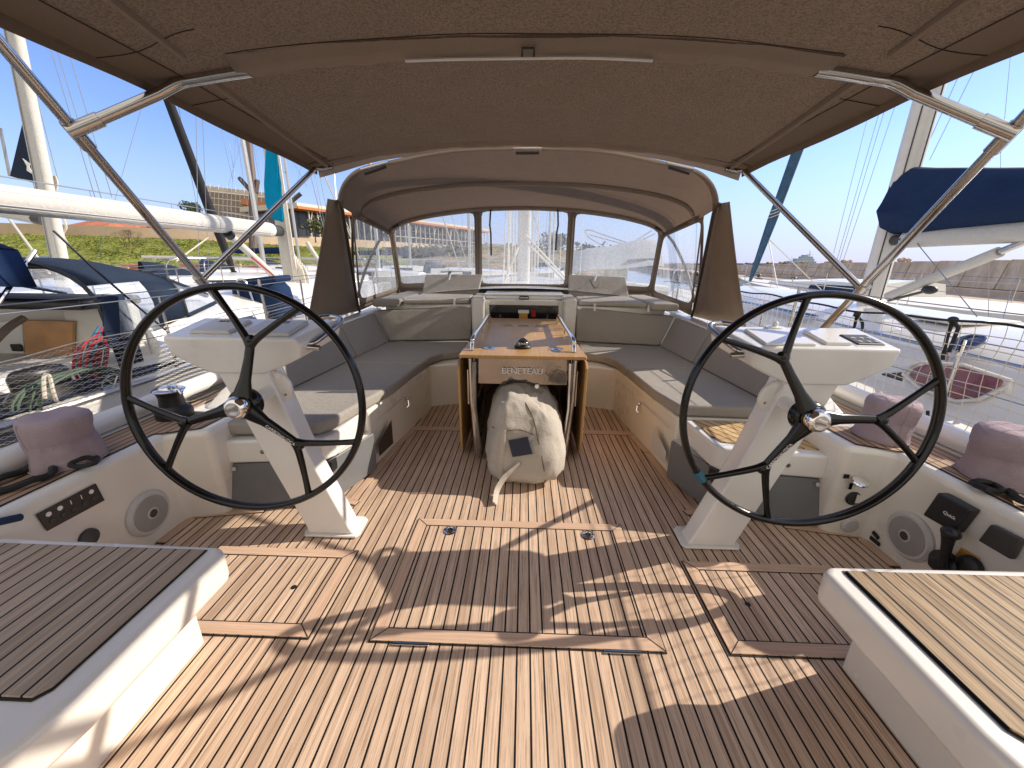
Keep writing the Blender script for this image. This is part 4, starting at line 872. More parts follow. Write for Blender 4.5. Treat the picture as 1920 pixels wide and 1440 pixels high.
# ropes on the coamings
def rope(name,P,r,mat,lab,n=5): return tag(MB().tube(spline([V(p) for p in P],n),r,7).build(name,mat),lab,'rope')
Z=.535
c=at(88,880,z=Z)
P=[at(-20,925,z=Z),at(20,915,z=Z),at(60,900,z=Z+.01),at(88,893,z=Z),at(100,882,z=Z+.01),at(92,872,z=Z),at(70,870,z=Z+.015),at(40,885,z=Z),at(10,893,z=Z+.01),at(-30,910,z=Z)]
rope('winch_handle_rope',P,.014,ROPEB,'thick black rope loop below the left mauve winch cover')
rope('rope_bundle',[at(128,876,z=Z),at(150,862,z=Z+.01),at(180,857,z=Z),at(178,868,z=Z+.01),at(150,875,z=Z),at(132,870,z=Z+.012),at(160,858,z=Z+.02),at(183,862,z=Z)],.010,ROPEB,'short black rope bundle beside the left mauve winch cover')
rope('rope_bundle',[at(1822,905,z=Z),at(1840,912,z=Z+.01),at(1865,921,z=Z),at(1878,918,z=Z+.01),at(1862,908,z=Z),at(1835,902,z=Z+.015),at(1826,908,z=Z),at(1856,918,z=Z+.02)],.012,ROPEB,'black rope coil in front of the right edge winch cover')
rope('rope_bundle',[at(1893,922,z=Z),at(1910,935,z=Z+.01),at(1935,945,z=Z)],.016,ROPEB,'black rope running off the right edge of the photo')
rope('sheet_line',[(-2.06,2.0,.56),(-1.9,2.3,.60),(-1.82,2.9,.87)],.006,ROPEB,'thin black line leading forward from the uncovered winch')
# safety nets
def net(s,lab,sq):
    t=empty('safety_net',(s*2.2,2.5,.55),lab,'safety net')
    m=MB(); y0,y1=((1.35 if s>0 else .7),6.2)
    zt_=lambda y:(1.13-.03*math.sin(y*1.7)**2+.012*max(0,2.6-y)) if s>0 else (.985-.02*math.sin(y*1.3)**2+.02*(y-1.5))
    X=lambda y:s*(2.2-.025*max(0,y-2.5)**1.3)
    def p(y,v): return V((X(y)+s*.01*math.sin(y*3),y+.012*math.sin(v*9+y*5),.60+(zt_(y)-.60)*v+.006*math.sin(y*11)))
    if sq:
        n=int((y1-y0)/.062); nr=9
        for i in range(n): y=y0+i*.062; m.tube([p(y+.03*noise.noise(V((i,k,0))),k/nr) for k in range(nr+1)],  .0019,4,cap=False)
        for k in range(1,nr): m.tube([p(y0+j*.15,k/nr)+V((0,0,.008*noise.noise(V((j*.5,k,1))))) for j in range(int((y1-y0)/.15))],.0023,4,cap=False)
    else:
        nr=15; dy=.035; n=int((y1-y0)/dy)
        for k in range(nr):
            for ph in(0,1):
                m.tube([p(y0+j*dy,(k+(.5 if (j+ph)%2 else 0)*1.0+0)/nr) for j in range(n)],.0013,3,cap=False)
    m.build('net_mesh',NETW,t)
    MB().tube([p(y0+j*.1,1) for j in range(int((y1-y0)/.1))],.007 if s>0 else .003,6).build('top_rope',ROPEB if s>0 else NETW,t)
    MB().tube([p(y0+j*.1,0) for j in range(int((y1-y0)/.1))],.003,6).build('bottom_rope',NETW,t)
net(1,'white square mesh safety net along the right rail',True); net(-1,'white diamond mesh safety net along the left rail',False)
for s in(-1,1):
    for i,y in enumerate((-.2,3.3,5.6)):
        x=s*(2.2-.025*max(0,y-2.5)**1.3)
        st=tag(MB().tube([V((x,y,.56)),V((x+s*.03,y,1.22))],.0125,10).build('stanchion',STEEL),'stainless stanchion of the %s safety net, %s'%('left' if s<0 else 'right',('nearest the stern','behind the steering wheel','nearest the dodger')[i]),'stanchion','lifeline stanchions')
    tag(MB().tube([V((s*(2.23-.025*max(0,y-2.5)**1.3),y,1.21-.02*math.sin(y))) for y in[-.5+.5*i for i in range(17)]],.003,5).build('lifeline',WIRE),'thin wire lifeline above the %s safety net'%('left' if s<0 else 'right'),'lifeline')
# ================= surroundings =================
WAT=plain('harbour_water',(.02,.045,.055),.08,bump=.6,bs=1.5)
tag(MB().add([(-900,-300,-.75),(900,-300,-.75),(900,2500,-.75),(-900,2500,-.75)],[(0,1,2,3)]).build('water',WAT,None,smooth=False),kind='structure')
GR=N('grass_bank'); p=GR.pos(); f=GR.noise(p,1.3,5,.7); f2=GR.noise(p,7,3,.7)
GR.set(Base_Color=GR.mix(f2,GR.ramp(f,.38,.6,(.10,.15,.02),(.42,.42,.08)),(.22,.26,.045)),Roughness=.9); GR.bump(f2,.8,.3)
STONE=plain('quay_stone',(.42,.33,.25),.85,var=.35,scale=1.2,bump=.5,bs=4)
WALLB=plain('beige_render',(.55,.42,.30),.85,var=.15,scale=.6)
ROCK=N('hill_ground'); p=ROCK.pos(); f=ROCK.noise(p,.16,6,.7); f2=ROCK.noise(p,.7,4,.7)
ROCK.set(Base_Color=ROCK.mix(ROCK.ramp(f2,.45,.6,(0,0,0),(1,1,1)),ROCK.ramp(f,.4,.6,(.45,.28,.17),(.07,.10,.04)),(.12,.13,.06)),Roughness=.95); ROCK.bump(f2,.8,1)
BW=N('breakwater_concrete'); p=BW.pos(); x,y,z=BW.sep(p); f=BW.noise(p,.9,6,.7); f2=BW.noise(BW.comb(BW.math('MULTIPLY',x,2),BW.math('MULTIPLY',y,2),BW.math('MULTIPLY',z,.5)),1.2,5,.7)
BW.set(Base_Color=BW.mix(BW.ramp(f2,.4,.7,(0,0,0),(1,1,1)),BW.ramp(f,.3,.7,(.50,.41,.32),(.72,.62,.50)),(.40,.32,.24)),Roughness=.9); BW.bump(f,.5,.1)
DARKG=plain('dark_glass_facade',(.03,.035,.045),.2,var=.3)
ORANGE=plain('orange_fascia',(.48,.17,.035),.6)
ROOFP=plain('pale_roof',(.62,.58,.50),.7)
CREAM=plain('cream_wall',(.55,.48,.40),.8,var=.2,scale=.5)
TERR=plain('terracotta_roof',(.42,.14,.07),.8,var=.25,scale=.5)
TREE=plain('tree_leaves',(.045,.075,.022),.8,var=.5,scale=1.5)
TREEG=plain('scrub_leaves',(.10,.11,.045),.8,var=.5,scale=1.5)
BARK=plain('bark',(.12,.09,.06),.9)
HULLW=plain('white_hull',(.74,.73,.71),.3,var=.05,scale=1,coat=.3)
DECKW=plain('pale_deck',(.68,.66,.62),.5,var=.08,scale=3)
TARP=fabric('grey_boat_cover',(.42,.44,.47),.1,30,big=.1)
SHIPG=plain('distant_grey_paint',(.36,.44,.52),.8)
TEAKP=plain('varnished_washboard',(.50,.27,.12),.45,var=.25,scale=5)
# ---- left bank ----
m=MB()
LB=[(-90,24),(-62,33),(-43,38),(-34,42),(-26,50),(-18,66)]
tops=[3.6,3.6,3.55,3.4,3.0,3.2]
m.loft([[V((x,y,-.0)),V((x-1.6,y+1.8,.75)),V((x-5,y+5.5,z*.8)),V((x-8,y+9,z)),V((x-11,y+12,z)),] for (x,y),z in zip(LB,tops)],cap=False,closed=False)
tag(m.build('grass_bank',GR.m,None,ang=180,sub=2),kind='structure')
m=MB()
m.loft([[V((x-8.2,y+9,z-.3)),V((x-8.2,y+9,z+1.1)),V((x-8.8,y+9.7,z+1.1)),V((x-8.8,y+9.7,z-.3))] for (x,y),z in zip(LB,tops)]); tag(m.build('garden_wall',WALLB,None),'long beige wall along the top of the grass bank','wall')
m=MB(); m.loft([[V((x,y+.2,-1)),V((x+2.2,y-2.2,-1)),V((x+2.2,y-2.2,.1)),V((x,y+.2,.1))] for x,y in LB]); tag(m.build('quay',STONE,None),kind='structure')
random.seed(3)
m=MB()
for i in range(15000):
    u=random.random(); k=u*(len(LB)-1); j=min(int(k),len(LB)-2); q0=V((*LB[j],0)).lerp(V((*LB[j+1],0)),k-j); zt9=tops[j]+(tops[j+1]-tops[j])*(k-j); w_=random.random()
    if w_<.2: q1=q0+V((-1.6,1.8,.75))*(w_/.2)
    elif w_<.55: q1=(q0+V((-1.6,1.8,.75))).lerp(q0+V((-5,5.5,zt9*.8)),(w_-.2)/.35)
    else: q1=(q0+V((-5,5.5,zt9*.8))).lerp(q0+V((-8,9,zt9)),(w_-.55)/.45)
    s_=random.uniform(.07,.20)*(1+.9*noise.noise(q1*.5)); q1.z-=.05
    for r_ in range(2):
        a_=random.uniform(0,PI); m.add([q1+V((-s_*math.cos(a_),-s_*math.sin(a_),0)),q1+V((s_*math.cos(a_),s_*math.sin(a_),0)),q1+V((s_*.6*math.cos(a_),s_*.6*math.sin(a_)-.05,s_*.30)),q1+V((-s_*.2,s_*.4,s_*.5)),q1+V((-s_*.7*math.cos(a_),-s_*.7*math.sin(a_)+s_*.3,s_*.30))],[(0,1,2,3,4)])
tag(m.build('grass_clumps',GR.m,None,smooth=False,fix=False),'rough green grass tufts over the bank','grass',kind='stuff')
for i in range(26):
    u=.12+.8*i/26; k=u*(len(LB)-1); j=int(k); a=V((*LB[j],0)).lerp(V((*LB[j+1],0)),k-j)+V((1.3,-1.3,.1)); w_=random.uniform(.5,1.3); h=random.uniform(.25,.6)
    m=MB(); m.obox(a+V((0,0,h/2)),V((w_,w_*.35,0)),V((-.25,.5,0)),V((.03,0,h/2))); tag(m.build('stone_block',STONE if i%3 else TERR,None,bev=.06),'%s block lying on the quay below the grass bank, number counted from the left is not marked'%('stone' if i%3 else 'reddish') if False else ('pale stone block on the quay below the grass bank' if i%3 else 'reddish block on the quay below the grass bank'),'block','blocks on the quay' if i%3 else 'reddish blocks on the quay')
# ---- hill behind ----
def hz(x,y):
    d=max(0,(y-60)/80); b=6.2*min(1,d*1.1)
    return -.6+b+(noise.noise(V((x*.03,y*.03,0)))*2+noise.noise(V((x*.12,y*.12,3)))*.7)*min(1,d*2)
m=MB(); m.sheet(lambda u,v:(lambda y,x:V((x,y,hz(x,y)-.9*max(0,(x+5)/60)*4)))(58+240*v,(-1.7+1.95*u)*(58+240*v)),90,50); tag(m.build('hillside',ROCK.m,None,ang=180),kind='structure')
m=MB(); m.sheet(lambda u,v:(lambda y,x:V((x,y,-3+14*v*(.5+.5*math.sin(u*9+1))*max(.0,1-max(0,(u-.6))*2.4))))(420+200*v,(-1.1+1.5*u)*(420+200*v)),60,8); tag(m.build('far_hills',ROCK.m,None,ang=180),kind='structure')
# ---- long building with orange fascia ----
bt=empty('terminal_building',(-30,95,5),'long building with dark glass, slim columns and an orange roof edge on the hill','building')
A0=V((-41,76,0)); B0=V((-13,135,0)); d=(B0-A0).normalized(); nn=V((-d.y,d.x,0)); L=(B0-A0).length
zb,zt_=5.2,9.6
def pb(u,o,z): return A0+d*(L*u)+nn*o+V((0,0,z))
def slab(u0,u1,o0,o1,z0,z1,mat,name,par=bt): 
    return MB().loft([[pb(u0,o0,z0),pb(u0,o1,z0),pb(u0,o1,z1),pb(u0,o0,z1)],[pb(u1,o0,z0),pb(u1,o1,z0),pb(u1,o1,z1),pb(u1,o0,z1)]]).build(name,mat,par)
slab(0,1,1.5,14,zb-1.5,zt_,DARKG,'glass_wall'); slab(-.03,1.0,-2,15,zt_,zt_+.9,ROOFP,'roof'); slab(-.03,1.0,-2.15,-2.0,zt_-.1,zt_+.35,ORANGE,'fascia'); slab(-.03,1,-1.9,1.5,zt_-.05,zt_,ORANGE,'soffit'); slab(0,1,-1.5,1.5,zb-1.4,zb-.2,WALLB,'terrace')
for i in range(36):
    u=i/36+.01; MB().box((0,0,0),(0,0,0)) if False else None
    m=MB(); m.tube([pb(u,-1.3,zb-.3),pb(u,-1.3,zt_)],.13,6); m.build('column',ROOFP,bt)
    if i%4==0: MB().tube([pb(u,-1.3,zb+1.6),pb(u+.012,-1.4,zt_)],.10,5).build('brace',ROOFP,bt)
for z in(1.2,2.6): slab(.35,1,1.35,1.5,zb+z,zb+z+.18,ROOFP,'floor_band')
# scaffolded building
bt2=empty('scaffolded_building',(-62,80,4),'pale building wrapped in scaffolding on the skyline at left','building')
def bx2(px0,px1,y0,y1,D,mat,name,t_=8): 
    P=[at(px0,y1,d=D),at(px1,y1+ (px1-px0)*.01,d=D),at(px1,y0+(px1-px0)*.12,d=D),at(px0,y0,d=D)]
    return MB().loft([P,[p+V((-t_*.6,t_,0)) for p in P]]).build(name,mat,bt2)
bx2(386,500,348,430,95,CREAM,'wall'); 
for i in range(6): 
    y=358+12*i; P=[at(384,y,d=94),at(502,y+13,d=94)]; MB().tube(P,.16,4).build('scaffold_deck',ROOFP,bt2); MB().loft([[P[0]+V((0,0,-1.2)),P[1]+V((0,0,-1.2))],[P[0]+V((0,0,-.15)),P[1]+V((0,0,-.15))]],cap=False,closed=False).build('scaffold_net',plain('scaffold_netting',(.30,.26,.23),.9),bt2)  # brownish net strips between the scaffold decks
for i in range(15): MB().tube([at(386+8*i,430,d=93.5),at(386+8*i,346+1.0*i-3*(i%2),d=93.5)],.07,4).build('scaffold_pole',ROOFP,bt2)
P=[at(452,372,d=90),at(500,380,d=90),at(500,392,d=90),at(452,382,d=90)]; MB().loft([P,[p+V((-3,6,0)) for p in P]]).build('orange_awning',ORANGE,bt2)
# houses
def house(px,py,D,w_,h,lab,mat=CREAM):
    c=at(px,py,d=D); t=empty('house',tuple(c),lab,'house','small houses on the hillside')
    MB().box((c.x-w_/2,c.y,c.z-h),(c.x+w_/2,c.y+w_,c.z)).build('wall',mat,t)
    MB().loft([[V((c.x-w_/2-.3,c.y-.3,c.z)),V((c.x+w_/2+.3,c.y-.3,c.z)),V((c.x+w_/2+.3,c.y+w_,c.z)),V((c.x-w_/2-.3,c.y+w_,c.z))],[V((c.x-w_/2+1,c.y+w_*.4,c.z+h*.35)),V((c.x+w_/2-1,c.y+w_*.4,c.z+h*.35)),V((c.x+w_/2-1,c.y+w_*.5,c.z+h*.35)),V((c.x-w_/2+1,c.y+w_*.5,c.z+h*.35))]]).build('roof',TERR,t)
    for k in(-.25,.2): MB().box((c.x+k*w_-.4,c.y-.05,c.z-h*.7),(c.x+k*w_+.4,c.y+.02,c.z-h*.3)).build('window',TINT,t)
for i,(px,py,D,w_,h) in enumerate(((215,428,75,7,3),(262,430,78,9,3),(305,431,80,6,3),(365,437,82,8,3),(160,424,70,7,3),(922,466,180,9,4),(938,464,190,7,4),(948,467,170,6,4),(1018,470,200,8,4))):
    house(px,py,D,w_,h,('small house with a terracotta roof seen '+['above the grass bank under the white boom','above the grass bank left of the bare bush','above the grass bank right of the bare bush','above the grass bank below the scaffolded building','at the far left above the grass bank','in the centre window, left of the mast','in the centre window, just left of the mast','in the centre window, behind the mast halyards','in the centre window, right of the mast'][i]))
# trees
def tree(c,h,w_,lab,mat=TREE,n=420,seed=0,cone=0):
    random.seed(seed); c=V(c); t=empty('tree',tuple(c),lab,'tree','trees on the far shore')
    m=MB(); m.tube([c,c+V((.02*h,0,h*.35)),c+V((-.01*h,0,h*.8))],[h*.03,h*.022,h*.008],6)
    for k in range(5): a=k*1.3; m.tube([c+V((0,0,h*(.3+.08*k))),c+V((w_*.35*math.cos(a),w_*.35*math.sin(a),h*(.45+.09*k)))],[h*.012,h*.005],5)
    m.build('trunk',BARK,t)
    m=MB(); lobes=[(V((random.uniform(-.3,.3)*w_,random.uniform(-.3,.3)*w_,h*random.uniform(.45,.85))),random.uniform(.16,.3)*w_) for _ in range(9)]
    for i in range(n):
        l,r_=random.choice(lobes); v=V((random.gauss(0,1),random.gauss(0,1),random.gauss(0,.8))).normalized()*r_*random.uniform(.6,1.1); 
        q=c+l+v; 
        if cone: q.x=c.x+(q.x-c.x)*max(.15,1.25-(q.z-c.z)/h); 
        s_=w_*random.uniform(.03,.06); a=V((random.uniform(-1,1),random.uniform(-1,1),random.uniform(-1,1))).normalized()*s_; b_=V((random.uniform(-1,1),random.uniform(-1,1),random.uniform(-1,1))).normalized()*s_
        m.add([q-a,q+b_,q+a,q-b_],[(0,1,2,3)])
    m.build('crown',mat,t,smooth=False,fix=False)
tree(at(374,424,d=80),4.6,4.4,'dark green tree beside the scaffolded building',seed=1,n=900)
for i,(px,py,D,h,w_,mt_,lb_) in enumerate(((1035,482,120,6,9,TREE,'in the right half of the centre window'),(1046,483,110,7,7,TREE,'near the right edge of the centre window'),(905,484,130,4,8,TREEG,'at the left edge of the centre window'),(860,480,90,1.8,6,TREEG,'in the left window next to the centre window'),(822,481,88,1.9,6,TREEG,'in the middle of the left window'),(790,482,86,1.6,6,TREEG,'left of the middle of the left window'),(762,483,84,1.6,6,TREEG,'at the left end of the left window'),(1005,484,140,4,12,TREE,'right of the mast in the centre window'),(965,484,150,3.5,12,TREE,'left of the mast in the centre window'),(1110,490,150,4,16,TREE,'at the left of the right window'),(592,455,52,3,4,TREEG,'below the orange roof edge left of the dodger'))):
    tree(at(px,py,d=D),h,w_,'bushy green tree %s'%lb_,mt_,n=420,seed=i+5)
# bare bush on the bank
random.seed(11); b0=at(248,476,d=42); bm_=empty('bare_bush',tuple(b0),'leafless brown bush on the grass bank','bush')
m=MB()
def br(p,d_,l,r_,k):
    q=p+d_*l; m.tube([p,p.lerp(q,.5)+V((random.uniform(-.05,.05),0,random.uniform(-.05,.05)))*l,q],[r_,r_*.8,r_*.6],4)
    if k:
        for _ in range(3): br(q,(d_+V((random.uniform(-.8,.8),random.uniform(-.5,.5),random.uniform(-.35,.5)))).normalized(),l*.72,r_*.6,k-1)
for a in(-.8,-.4,0,.4,.8): br(b0,V((a,0,1)).normalized(),.9,.03,4)
m.build('branch',BARK,bm_)
# ---- breakwater at right ----
W1=at(1960,486,d=17); W2=at(1330,497,d=62); b1=at(1960,549,d=17); zB=b1.z
P0=V((W1.x,W1.y,0)); P1=V((W2.x,W2.y,0)); d=(P1-P0).normalized(); nn=V((d.y,-d.x,0)); L=(P1-P0).length
bw=empty('breakwater_wall',tuple((P0+P1)/2),'long brown concrete breakwater wall of upright panels across the right horizon','wall')
nP=52; e0=-12; L0_=L; L=L*1.9
for i in range(nP):
    # panels as parts
    t0=e0+(L-e0)*i/nP; t1=e0+(L-e0)*(i+1)/nP-.09; z_a=W1.z+(W2.z-W1.z)*min(1,max(0,t0)/L0_)
    q=lambda t,o,z:P0+d*t+nn*o+V((0,0,z))
    MB().loft([[q(t0,.0,zB),q(t0,1.2,zB),q(t0,1.2,z_a),q(t0,.25,z_a)],[q(t1,.0,zB),q(t1,1.2,zB),q(t1,1.2,z_a),q(t1,.25,z_a)]]).build('wall_panel',BW.m,bw,bev=.02)
MB().loft([[q(e0,.1,zB-1),q(e0,1.1,zB-1),q(e0,1.1,W1.z-.06),q(e0,.35,W1.z-.06)],[q(L,.1,zB-1),q(L,1.1,zB-1),q(L,1.1,W2.z-.06),q(L,.35,W2.z-.06)]]).build('wall_core',RUBBER,bw)
tag(MB().loft([[q(e0,.0,zB-2),q(e0,-.9,zB-2),q(e0,-.9,zB-.02),q(e0,0,zB-.02)],[q(L,.0,zB-2),q(L,-.9,zB-2),q(L,-.9,zB-.02),q(L,0,zB-.02)]]).build('wall_footing',BW.m,bw),kind=None)
tag(MB().loft([[q(e0,-.9,-1.2),q(e0,-5.5,-1.2),q(e0,-5.5,zB-.28),q(e0,-.9,zB-.28)],[q(L,-.9,-1.2),q(L,-5.5,-1.2),q(L,-5.5,zB-.28),q(L,-.9,zB-.28)]]).build('pier',STONE,None),kind='structure')
for i in range(14):
    a=q(2+3.1*i,-5.6,zB-.34); tag(MB().obox(a,d*.55,nn*.12,V((0,0,.22))).build('tyre_fender',RUBBER,None,bev=.05),'black rubber fender on the pier edge below the breakwater','fender','pier fenders')
for i in range(5): 
    a=q(5+6*i,-4.6,zB-.28); tag(MB().lathe(tuple(a),[(.16,0),(.11,.1),(.10,.3),(.2,.36),(.16,.42)],n=14).build('bollard',MBLACK,None),'black mooring bollard on the pier','bollard','pier bollards')
random.seed(5)
for i in range(9):
    a=q(9+i*3.2+random.uniform(-1,1),.8,0); a.z=W1.z+(W2.z-W1.z)*(9+i*3.2)/L0_
    m=MB(); 
    for k in range(5): m.ball(a+V((random.uniform(-.3,.3),random.uniform(-.2,.2),.06+random.uniform(0,.12))),.16,.14,.12,7,5)
    tag(m.build('boulder',STONE,None),'boulder showing above the breakwater wall','boulder','boulders on the breakwater')
# ship
c=at(1500,494,d=900); sh=empty('ship',tuple(c),'distant grey ship with a mast beyond the breakwater','ship')
k=900/734
def sb(px0,px1,py0,py1,name): 
    a=at(px0,py1,d=900);b_=at(px1,py0,d=900); MB().box((a.x,a.y,a.z),(b_.x,a.y+12,b_.z)).build(name,SHIPG,sh,bev=.5)
sb(1478,1528,490,500,'hull'); sb(1492,1526,485,490,'lower_deck'); sb(1503,1524,481,485,'bridge_deck'); sb(1508,1516,478,481,'bridge')
MB().tube([at(1518,483,d=900),at(1519,470,d=900)],[1.2,.5],6).build('ship_mast',SHIPG,sh); MB().tube([at(1513,477,d=900),at(1525,478,d=900)],.4,4).build('yardarm',SHIPG,sh); MB().tube([at(1485,492,d=900),at(1485,481,d=900)],.5,4).build('ship_mast',SHIPG,sh)
# lamp post
c=at(1376,505,d=60); lp=empty('lamp_post',tuple(c),'thin lamp post standing on the breakwater beside the dodger','lamp post')
MB().tube([c,at(1378,475,d=60)],.07,6).build('pole',SHIPG,lp); MB().tube([at(1379,474,d=60),at(1372,474,d=60)],[.08,.2],6).build('lamp_head',SHIPG,lp)
# ================= boats =================
def hullmesh(cx,y0,y1,hb,zd,n=14,bowx=None,sheer=.25,transom=.85):
    st=[]
    for i in range(n+1):
        u=i/n; y=y0+(y1-y0)*u; w_=hb*(transom+(1-transom)*math.sin(min(1,u*2)*PI/2)) if u<.5 else hb*max(0.02,(1-((u-.5)/.5)**2.3)); z=zd+sheer*u*u
        st.append((y,w_,z))
    return st
def boat_shell(t,cx,y0,y1,hb,zd,hullmat=HULLW,deckmat=DECKW,stripe=None,sheer=.25):
    st=hullmesh(cx,y0,y1,hb,zd,sheer=sheer)
    m=MB(); m.loft([[V((cx-w_,y,z)),V((cx-w_*1.0,y,z-.45)),V((cx-w_*.9,y-.1*w_*0,-.9)),V((cx+w_*.9,y,-.9)),V((cx+w_*1.0,y,z-.45)),V((cx+w_,y,z))] for y,w_,z in st],closed=False); m.build('hull',hullmat,t,ang=60)
    m=MB(); m.loft([[V((cx-w_,y,z-.005)),V((cx-w_*.5,y,z+.03)),V((cx,y,z+.04)),V((cx+w_*.5,y,z+.03)),V((cx+w_,y,z-.005))] for y,w_,z in st],closed=False,cap=False); m.build('deck',deckmat,t,ang=60)
    for s in(-1,1): MB().tube([V((cx+s*w_,y,z+.015)) for y,w_,z in st],.022,6).build('toe_rail',ALU,t)
    if stripe:
        for s in(-1,1): m=MB(); m.loft([[V((cx+s*(w_+.008),y,z-.10)),V((cx+s*(w_+.008),y,z-.17))] for y,w_,z in st],cap=False,closed=False); m.build('hull_stripe',stripe,t)
    return st
def lifelines(t,cx,st,h=.62,ks=range(1,13,2)):
    for s in(-1,1):
        P=[V((cx+s*(w_-.06),y,z)) for y,w_,z in st]
        for k in ks: MB().tube([P[k],P[k]+V((0,0,h))],.012,6).build('stanchion',STEEL,t)
        for hh in(h,h*.5): MB().tube([p+V((0,0,hh)) for p in P[:-1]],.004,4).build('lifeline',WIRE,t)
    y,w_,z=st[-2]; b=st[-1]
    m=MB(); m.tube(spline([V((cx-w_,y,z)),V((cx-w_*.9,y+.1,z+h)),V((cx-.12,b[0]+.1,z+h+.05)),V((cx+.12,b[0]+.1,z+h+.05)),V((cx+w_*.9,y+.1,z+h)),V((cx+w_,y,z))],4),.014,6); m.build('pulpit',STEEL,t)
# ---------- left neighbour ----------
t=empty('sailboat',(-4.75,4,-.7),'white sailboat with navy dodger, brown companionway and thick white boom moored on the left','sailboat')
cx=-4.75
st=boat_shell(t,cx,-2,12.5,1.85,.42,sheer=.30)
# cockpit: coaming ring and well
m=MB(); m.box((-6.0,0,.43),(-3.55,3.55,.46)); 
m=MB(); m.prism([V((-3.62,-.5,.40)),V((-3.62,3.6,.40)),V((-3.85,3.6,.40)),V((-3.85,-.5,.40))],(0,0,.17)); m.build('cockpit_coaming',HULLW,t,bev=.04,seg=3)
m=MB(); m.prism([V((-5.75,-.5,.40)),V((-5.75,3.6,.40)),V((-5.98,3.6,.40)),V((-5.98,-.5,.40))],(0,0,.30)); m.build('cockpit_coaming',HULLW,t,bev=.04,seg=3)
MB().box((-5.75,-.4,.455),(-3.85,3.6,.475)).build('cockpit_well',plain('shaded_well',(.05,.05,.055),.7),t)  # dark slab on the deck, shade of a well put into its colour
MB().box((-3.60,.5,.465),(-3.1,3.4,.47)).build('dark_gap_sheet',NAVY2,t)  # dark sheet standing in for a shadowed gap along the deck
# cabin trunk
sec=lambda y,k,z0:[V((cx-1.30*k,y,z0)),V((cx-1.18*k,y,z0+.34)),V((cx-.8*k,y,z0+.46)),V((cx,y,z0+.52)),V((cx+.8*k,y,z0+.46)),V((cx+1.18*k,y,z0+.34)),V((cx+1.30*k,y,z0))]
m=MB(); m.loft([sec(3.6,1,.42),sec(5.5,.98,.44),sec(7.5,.82,.48),sec(9.2,.55,.50),sec(9.9,.4,.46)],closed=False); m.build('cabin_trunk',HULLW,t,ang=50)
def cabwin(ya,yb,zc,h,s=1,mat=TINT,name='cabin_window'):
    m=MB(); P=[]
    for y,zz in((ya,zc-h/2),(yb,zc-h/2),(yb+.1,zc),(yb,zc+h/2),(ya,zc+h/2),(ya-.15,zc)): 
        xx=cx+s*(1.30-.12*(zz-.43)/.34+.012)*(1-.01*max(0,y-4)); P.append(V((xx,y,zz)))
    m.prism(P,(s*.006,0,0)); return m.build(name,mat,t)
cabwin(4.3,5.0,.60,.14); cabwin(5.4,6.2,.61,.13)
# bulkhead: companionway
MB().box((-5.95,3.50,.45),(-5.25,3.60,1.0)).build('bulkhead',DECKW,t,bev=.02); MB().box((-4.25,3.50,.45),(-3.6,3.60,.98)).build('bulkhead',DECKW,t,bev=.02)
Q=[at(50,700,y=3.46),at(134,688,y=3.46),at(136,603,y=3.46),at(42,600,y=3.46)]; MB().loft([Q,[p+V((0,.03,0)) for p in Q]]).build('washboard',TEAKP,t,bev=.004); Q=[at(-30,720,y=3.47),at(47,700,y=3.47),at(40,600,y=3.47),at(-30,604,y=3.47)]; MB().loft([Q,[p+V((0,.03,0)) for p in Q]]).build('bulkhead',HULLW,t,bev=.01); MB().box((-5.29,3.42,.93),(-4.2,3.6,.965)).build('hatch_sill',TEAKP,t,bev=.01)
for py in(652,674): p=at(31,py,y=3.45); MB().box((p.x-.05,p.y-.01,p.z-.035),(p.x+.05,p.y+.01,p.z+.035)).build('instrument',MBLACK,t,bev=.015)
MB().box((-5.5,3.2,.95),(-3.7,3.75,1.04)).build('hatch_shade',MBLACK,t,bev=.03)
# black bag and green coil lying on the side deck
kb=empty('deck_bag',tuple(at(105,785,x=-3.25)),'black bag inside a coil of green hose on the left boat','bag')
c=at(105,785,x=-3.28); 
MB().loft([[c+V((.13*k*math.cos(a),.22*k*math.sin(a)*(1+.1*math.sin(3*a)),z)) for a in [2*PI*i/20 for i in range(20)]] for k,z in((1,0),(1.05,.10),(.95,.20),(.72,.25),(.74,.33),(.62,.37),(.2,.38))]).build('bag_body',MBLACK,kb,bev=.01)
hm_=plain('green_hose',(.05,.09,.06),.6); m=MB()
for k in range(7): m.tube([c+V((.13+.012*k*(k%2),.30*math.cos(a)+.02*k,.17*math.sin(a)+.16)) for a in [2*PI*i/20 for i in range(20)]],.010,5,closed=True)
m.build('hose_coil',hm_,kb)
rr=[(165,640),(145,655),(138,690),(150,712),(170,700),(178,660),(172,640)]
for k in range(5):
    MB().tube(spline([at(a+k*6+2*(k%2),b-4*(k%3),x=-3.44+.02*k) for a,b in rr],4),.011,5).build('halyard_coil',ROPER if k%2==0 else ROPEC,t)
for k in range(4): MB().tube(spline([at(150+8*k,695-5*k,x=-3.42),at(158+8*k,675-4*k,x=-3.41),at(170+6*k,640,x=-3.42),at(186+2*k,612,x=-3.43)],4),.010,5).build('halyard_coil',ROPEC if k%2==0 else ROPER,t)
MB().tube(spline([at(84,748,x=-3.0),at(82,708,x=-3.05),at(92,705,x=-3.05),at(100,735,x=-3.0),at(106,752,x=-3)],5),.011,6).build('cream_rope',ROPEW,t)
MB().tube(spline([at(-20,650,x=-4.3),at(15,615,x=-4.3),at(45,596,x=-4.3)],5),.030,7).build('grey_rope',plain('grey_brown_rope',(.20,.15,.12),.9,bump=.9,bs=200),t)
m=MB(); 
c2=at(214,722,x=-3.05); m.tube([c2+V((0,.09*math.cos(a),.075*math.sin(a))) for a in [2*PI*i/18 for i in range(18)]],.008,5,closed=True)
